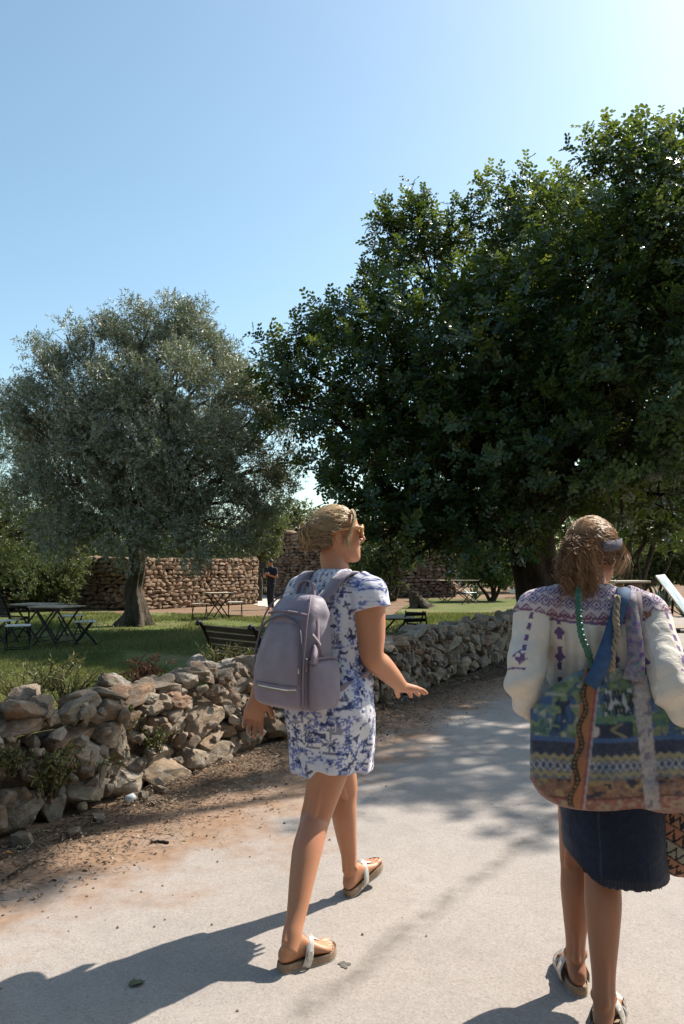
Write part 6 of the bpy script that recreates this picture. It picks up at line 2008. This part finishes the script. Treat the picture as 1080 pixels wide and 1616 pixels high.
Bk = -F2
shz = U(.0, -.105, 1.372)
brib("strap", [A_(931, 1082, 2.435), A_(945, 1058, 2.455), A_(962, 1010, 2.505), A_(976, 965, 2.545), A_(985, 937, 2.58), shz + F2 * .02, shz + F2 * .09 - Zv * .06], [Bk, Bk, Bk, Bk + Zv * .2, Bk + Zv * .6, Zv, F2], [.05, .05, .047, .046, .046, .045, .045], .008, MAT["blue_cotton"], bag)
brib("patched_strap", [A_(1000, 1075, 2.47), A_(1004, 1040, 2.49), A_(1001, 1000, 2.515), A_(997, 965, 2.545), A_(995, 940, 2.575), shz + F2 * .02 - L2 * .02 + Zv * .004], [Bk, Bk, Bk, Bk, Bk + Zv * .6, Zv], [.07, .055, .05, .045, .04, .04], .008, MAT["patch_strap"], bag)
m = MB()
tw = crom([A_(975, 940, 2.55), A_(972, 975, 2.515), A_(974, 1000, 2.505), A_(967, 1030, 2.49), A_(966, 1058, 2.475)], 6)
for ph in (0, 2.1, 4.2): m.tube([q - bo + np.array((.007 * math.cos(j * 1.1 + ph), .007 * math.sin(j * 1.1 + ph), 0)) for j, q in enumerate(tw)], .0055, 6)
m.build("twisted_cord", MAT["rope_dry"], bag, True)

# ---- small woven pouch below it
wb = tag(empty("woven_pouch", A_(1075, 1330, 2.55)), "small woven pouch with black zigzags hanging below the patchwork bag", "bag")
wo_ = np.array(wb.location)
rr3 = [(0, 0, .13, .06, .03), (0, 0, .1, .085, .045), (0, 0, .03, .1, .055), (0, 0, -.04, .095, .05), (0, 0, -.08, .07, .04), (0, 0, -.1, .035, .02)]
me = fuse([ring_loft([(np.array((a, b, c_)), np.array((w_, 0, 0)), np.array((0, d_, 0)), 2.2) for a, b, c_, w_, d_ in rr3][::-1], 5, 48, .2)], .004, 3)
V, N = mesh_np(me); V = V + N * (.004 * vnoise(V, 18, 7.0))[:, None]; set_np(me, V)
a, z_ = V[:, 0], V[:, 2]
al = a * .5 + z_ * .86; ac = a * .86 - z_ * .5
C = np.tile(np.array((.3, .15, .09)), (len(V), 1)); band = np.floor((al + 1) / .045).astype(int)
C[band % 3 == 0] = (.24, .22, .16); C[band % 3 == 1] = (.3, .13, .08)
zg = np.abs(((ac / .032) % 1) * 2 - 1) * .032; lp = (al + 1) % .045
C[np.abs(lp - zg - .004) < .0055] = (.012, .012, .016); C[lp < .005] = (.015, .014, .016)
C[(band % 3 == 2) & (lp > .012) & (lp < .034) & (zg < (.034 - lp) * .8)] = (.02, .018, .02)
set_col(me, C); cloth_mat("woven_wool", .9, 350, 20, .3)
link_mesh("body", me, MAT["woven_wool"], wb)
brib("strap", [A_(1062, 1290, 2.53), A_(1045, 1200, 2.57), A_(1020, 1080, 2.6), A_(1006, 1010, 2.535), A_(1007, 960, 2.555), A_(1005, 938, 2.6), shz - L2 * .045 + F2 * .02], [Bk, Bk, Bk, Bk, Bk, Bk + Zv * .5, Zv], .03, .005, MAT["grey_strap"], wb)

# ------------------------------------------------------------------ man in dark clothes on the path
P3, F3, L3 = rig(tuple(np.array(at(428, 930, 26.4))[:2]), 215)
K3 = lambda f, l, z: P3(f, l, z)
sol = [ring_loft([(K3(0, 0, .86), L3 * .16, F3 * .11), (K3(0, 0, 1.0), L3 * .155, F3 * .11), (K3(0, 0, 1.2), L3 * .18, F3 * .12), (K3(0, 0, 1.36), L3 * .19, F3 * .105), (K3(0, 0, 1.45), L3 * .09, F3 * .07)], 4, 24)]
hd, HP3, HX3 = head_solids(K3(.03, 0, 1.6), R(90 - 250), R(-15), 0, 1.0)
sol += hd + [limb_loft([K3(0, 0, 1.4), K3(.02, 0, 1.55)], [.06, .055], 4, 14)]
skinp, shirt_, trou = [], [], []
for sg, st_ in ((1, .06), (-1, -.05)):
    fp, _, _ = foot(K3(st_ - .06, sg * .1, .012), math.atan2(F3[1], F3[0]), 0, 1.1, 0, -sg); sol += fp
    sol.append(limb_loft([K3(0, sg * .085, .9), K3(.03 + st_ * .5, sg * .095, .5), K3(st_ - .01, sg * .1, .1)], [.085, .06, .042], 5, 16))
    sol.append(limb_loft([K3(0, sg * .2, 1.38), K3(.02, sg * .25, 1.12), K3(.22, sg * .1, 1.18)], [.06, .048, .034], 5, 14))
    sol += hand(K3(.22, sg * .1, 1.18), F3 * .4 - L3 * sg * .6 + Zv * .3, -F3, Zv, (.6, .7, .7, .7), .05)
me = fuse(sol, .009, 2); w3 = link_mesh("person", me, MAT["tanned_skin"]); set_np(me, mesh_np(me)[0])
tag(w3, "man in dark T-shirt and trousers standing on the path, looking down", "person")
simple("dark_tshirt", (.015, .018, .03), .85); simple("dark_trousers", (.02, .022, .03), .85); simple("dark_hair", (.012, .01, .009), .6); simple("shoe_dark", (.03, .03, .03), .7)
ts = [ring_loft([(K3(0, 0, .84), L3 * .175, F3 * .125), (K3(0, 0, 1.0), L3 * .17, F3 * .125), (K3(0, 0, 1.2), L3 * .195, F3 * .135), (K3(0, 0, 1.37), L3 * .2, F3 * .115), (K3(0, 0, 1.47), L3 * .085, F3 * .075)], 4, 28, 0)]
for sg in (1, -1): ts.append(limb_loft([K3(0, sg * .14, 1.4), K3(0, sg * .2, 1.38), K3(.012, sg * .235, 1.2)], [.06, .075, .068], 4, 16, 0))
me = fuse(ts, .01, 2); link_mesh("t_shirt", me, MAT["dark_tshirt"], w3); set_np(me, mesh_np(me)[0])
tr = [ring_loft([(K3(0, 0, .78), L3 * .17, F3 * .125), (K3(0, 0, .95), L3 * .165, F3 * .12)], 4, 24, .2)]
for sg, st_ in ((1, .06), (-1, -.05)): tr.append(limb_loft([K3(0, sg * .085, .88), K3(.03 + st_ * .5, sg * .095, .5), K3(st_ - .01, sg * .1, .07)], [.1, .078, .065], 5, 16, .1))
me = fuse(tr, .01, 2); link_mesh("trousers", me, MAT["dark_trousers"], w3); set_np(me, mesh_np(me)[0])
V, F = ball(HP3(-.018, 0, .035), HX3[0] * .1, HX3[1] * .08, HX3[2] * .092, 10); obj("hair", V, F, MAT["dark_hair"], w3)
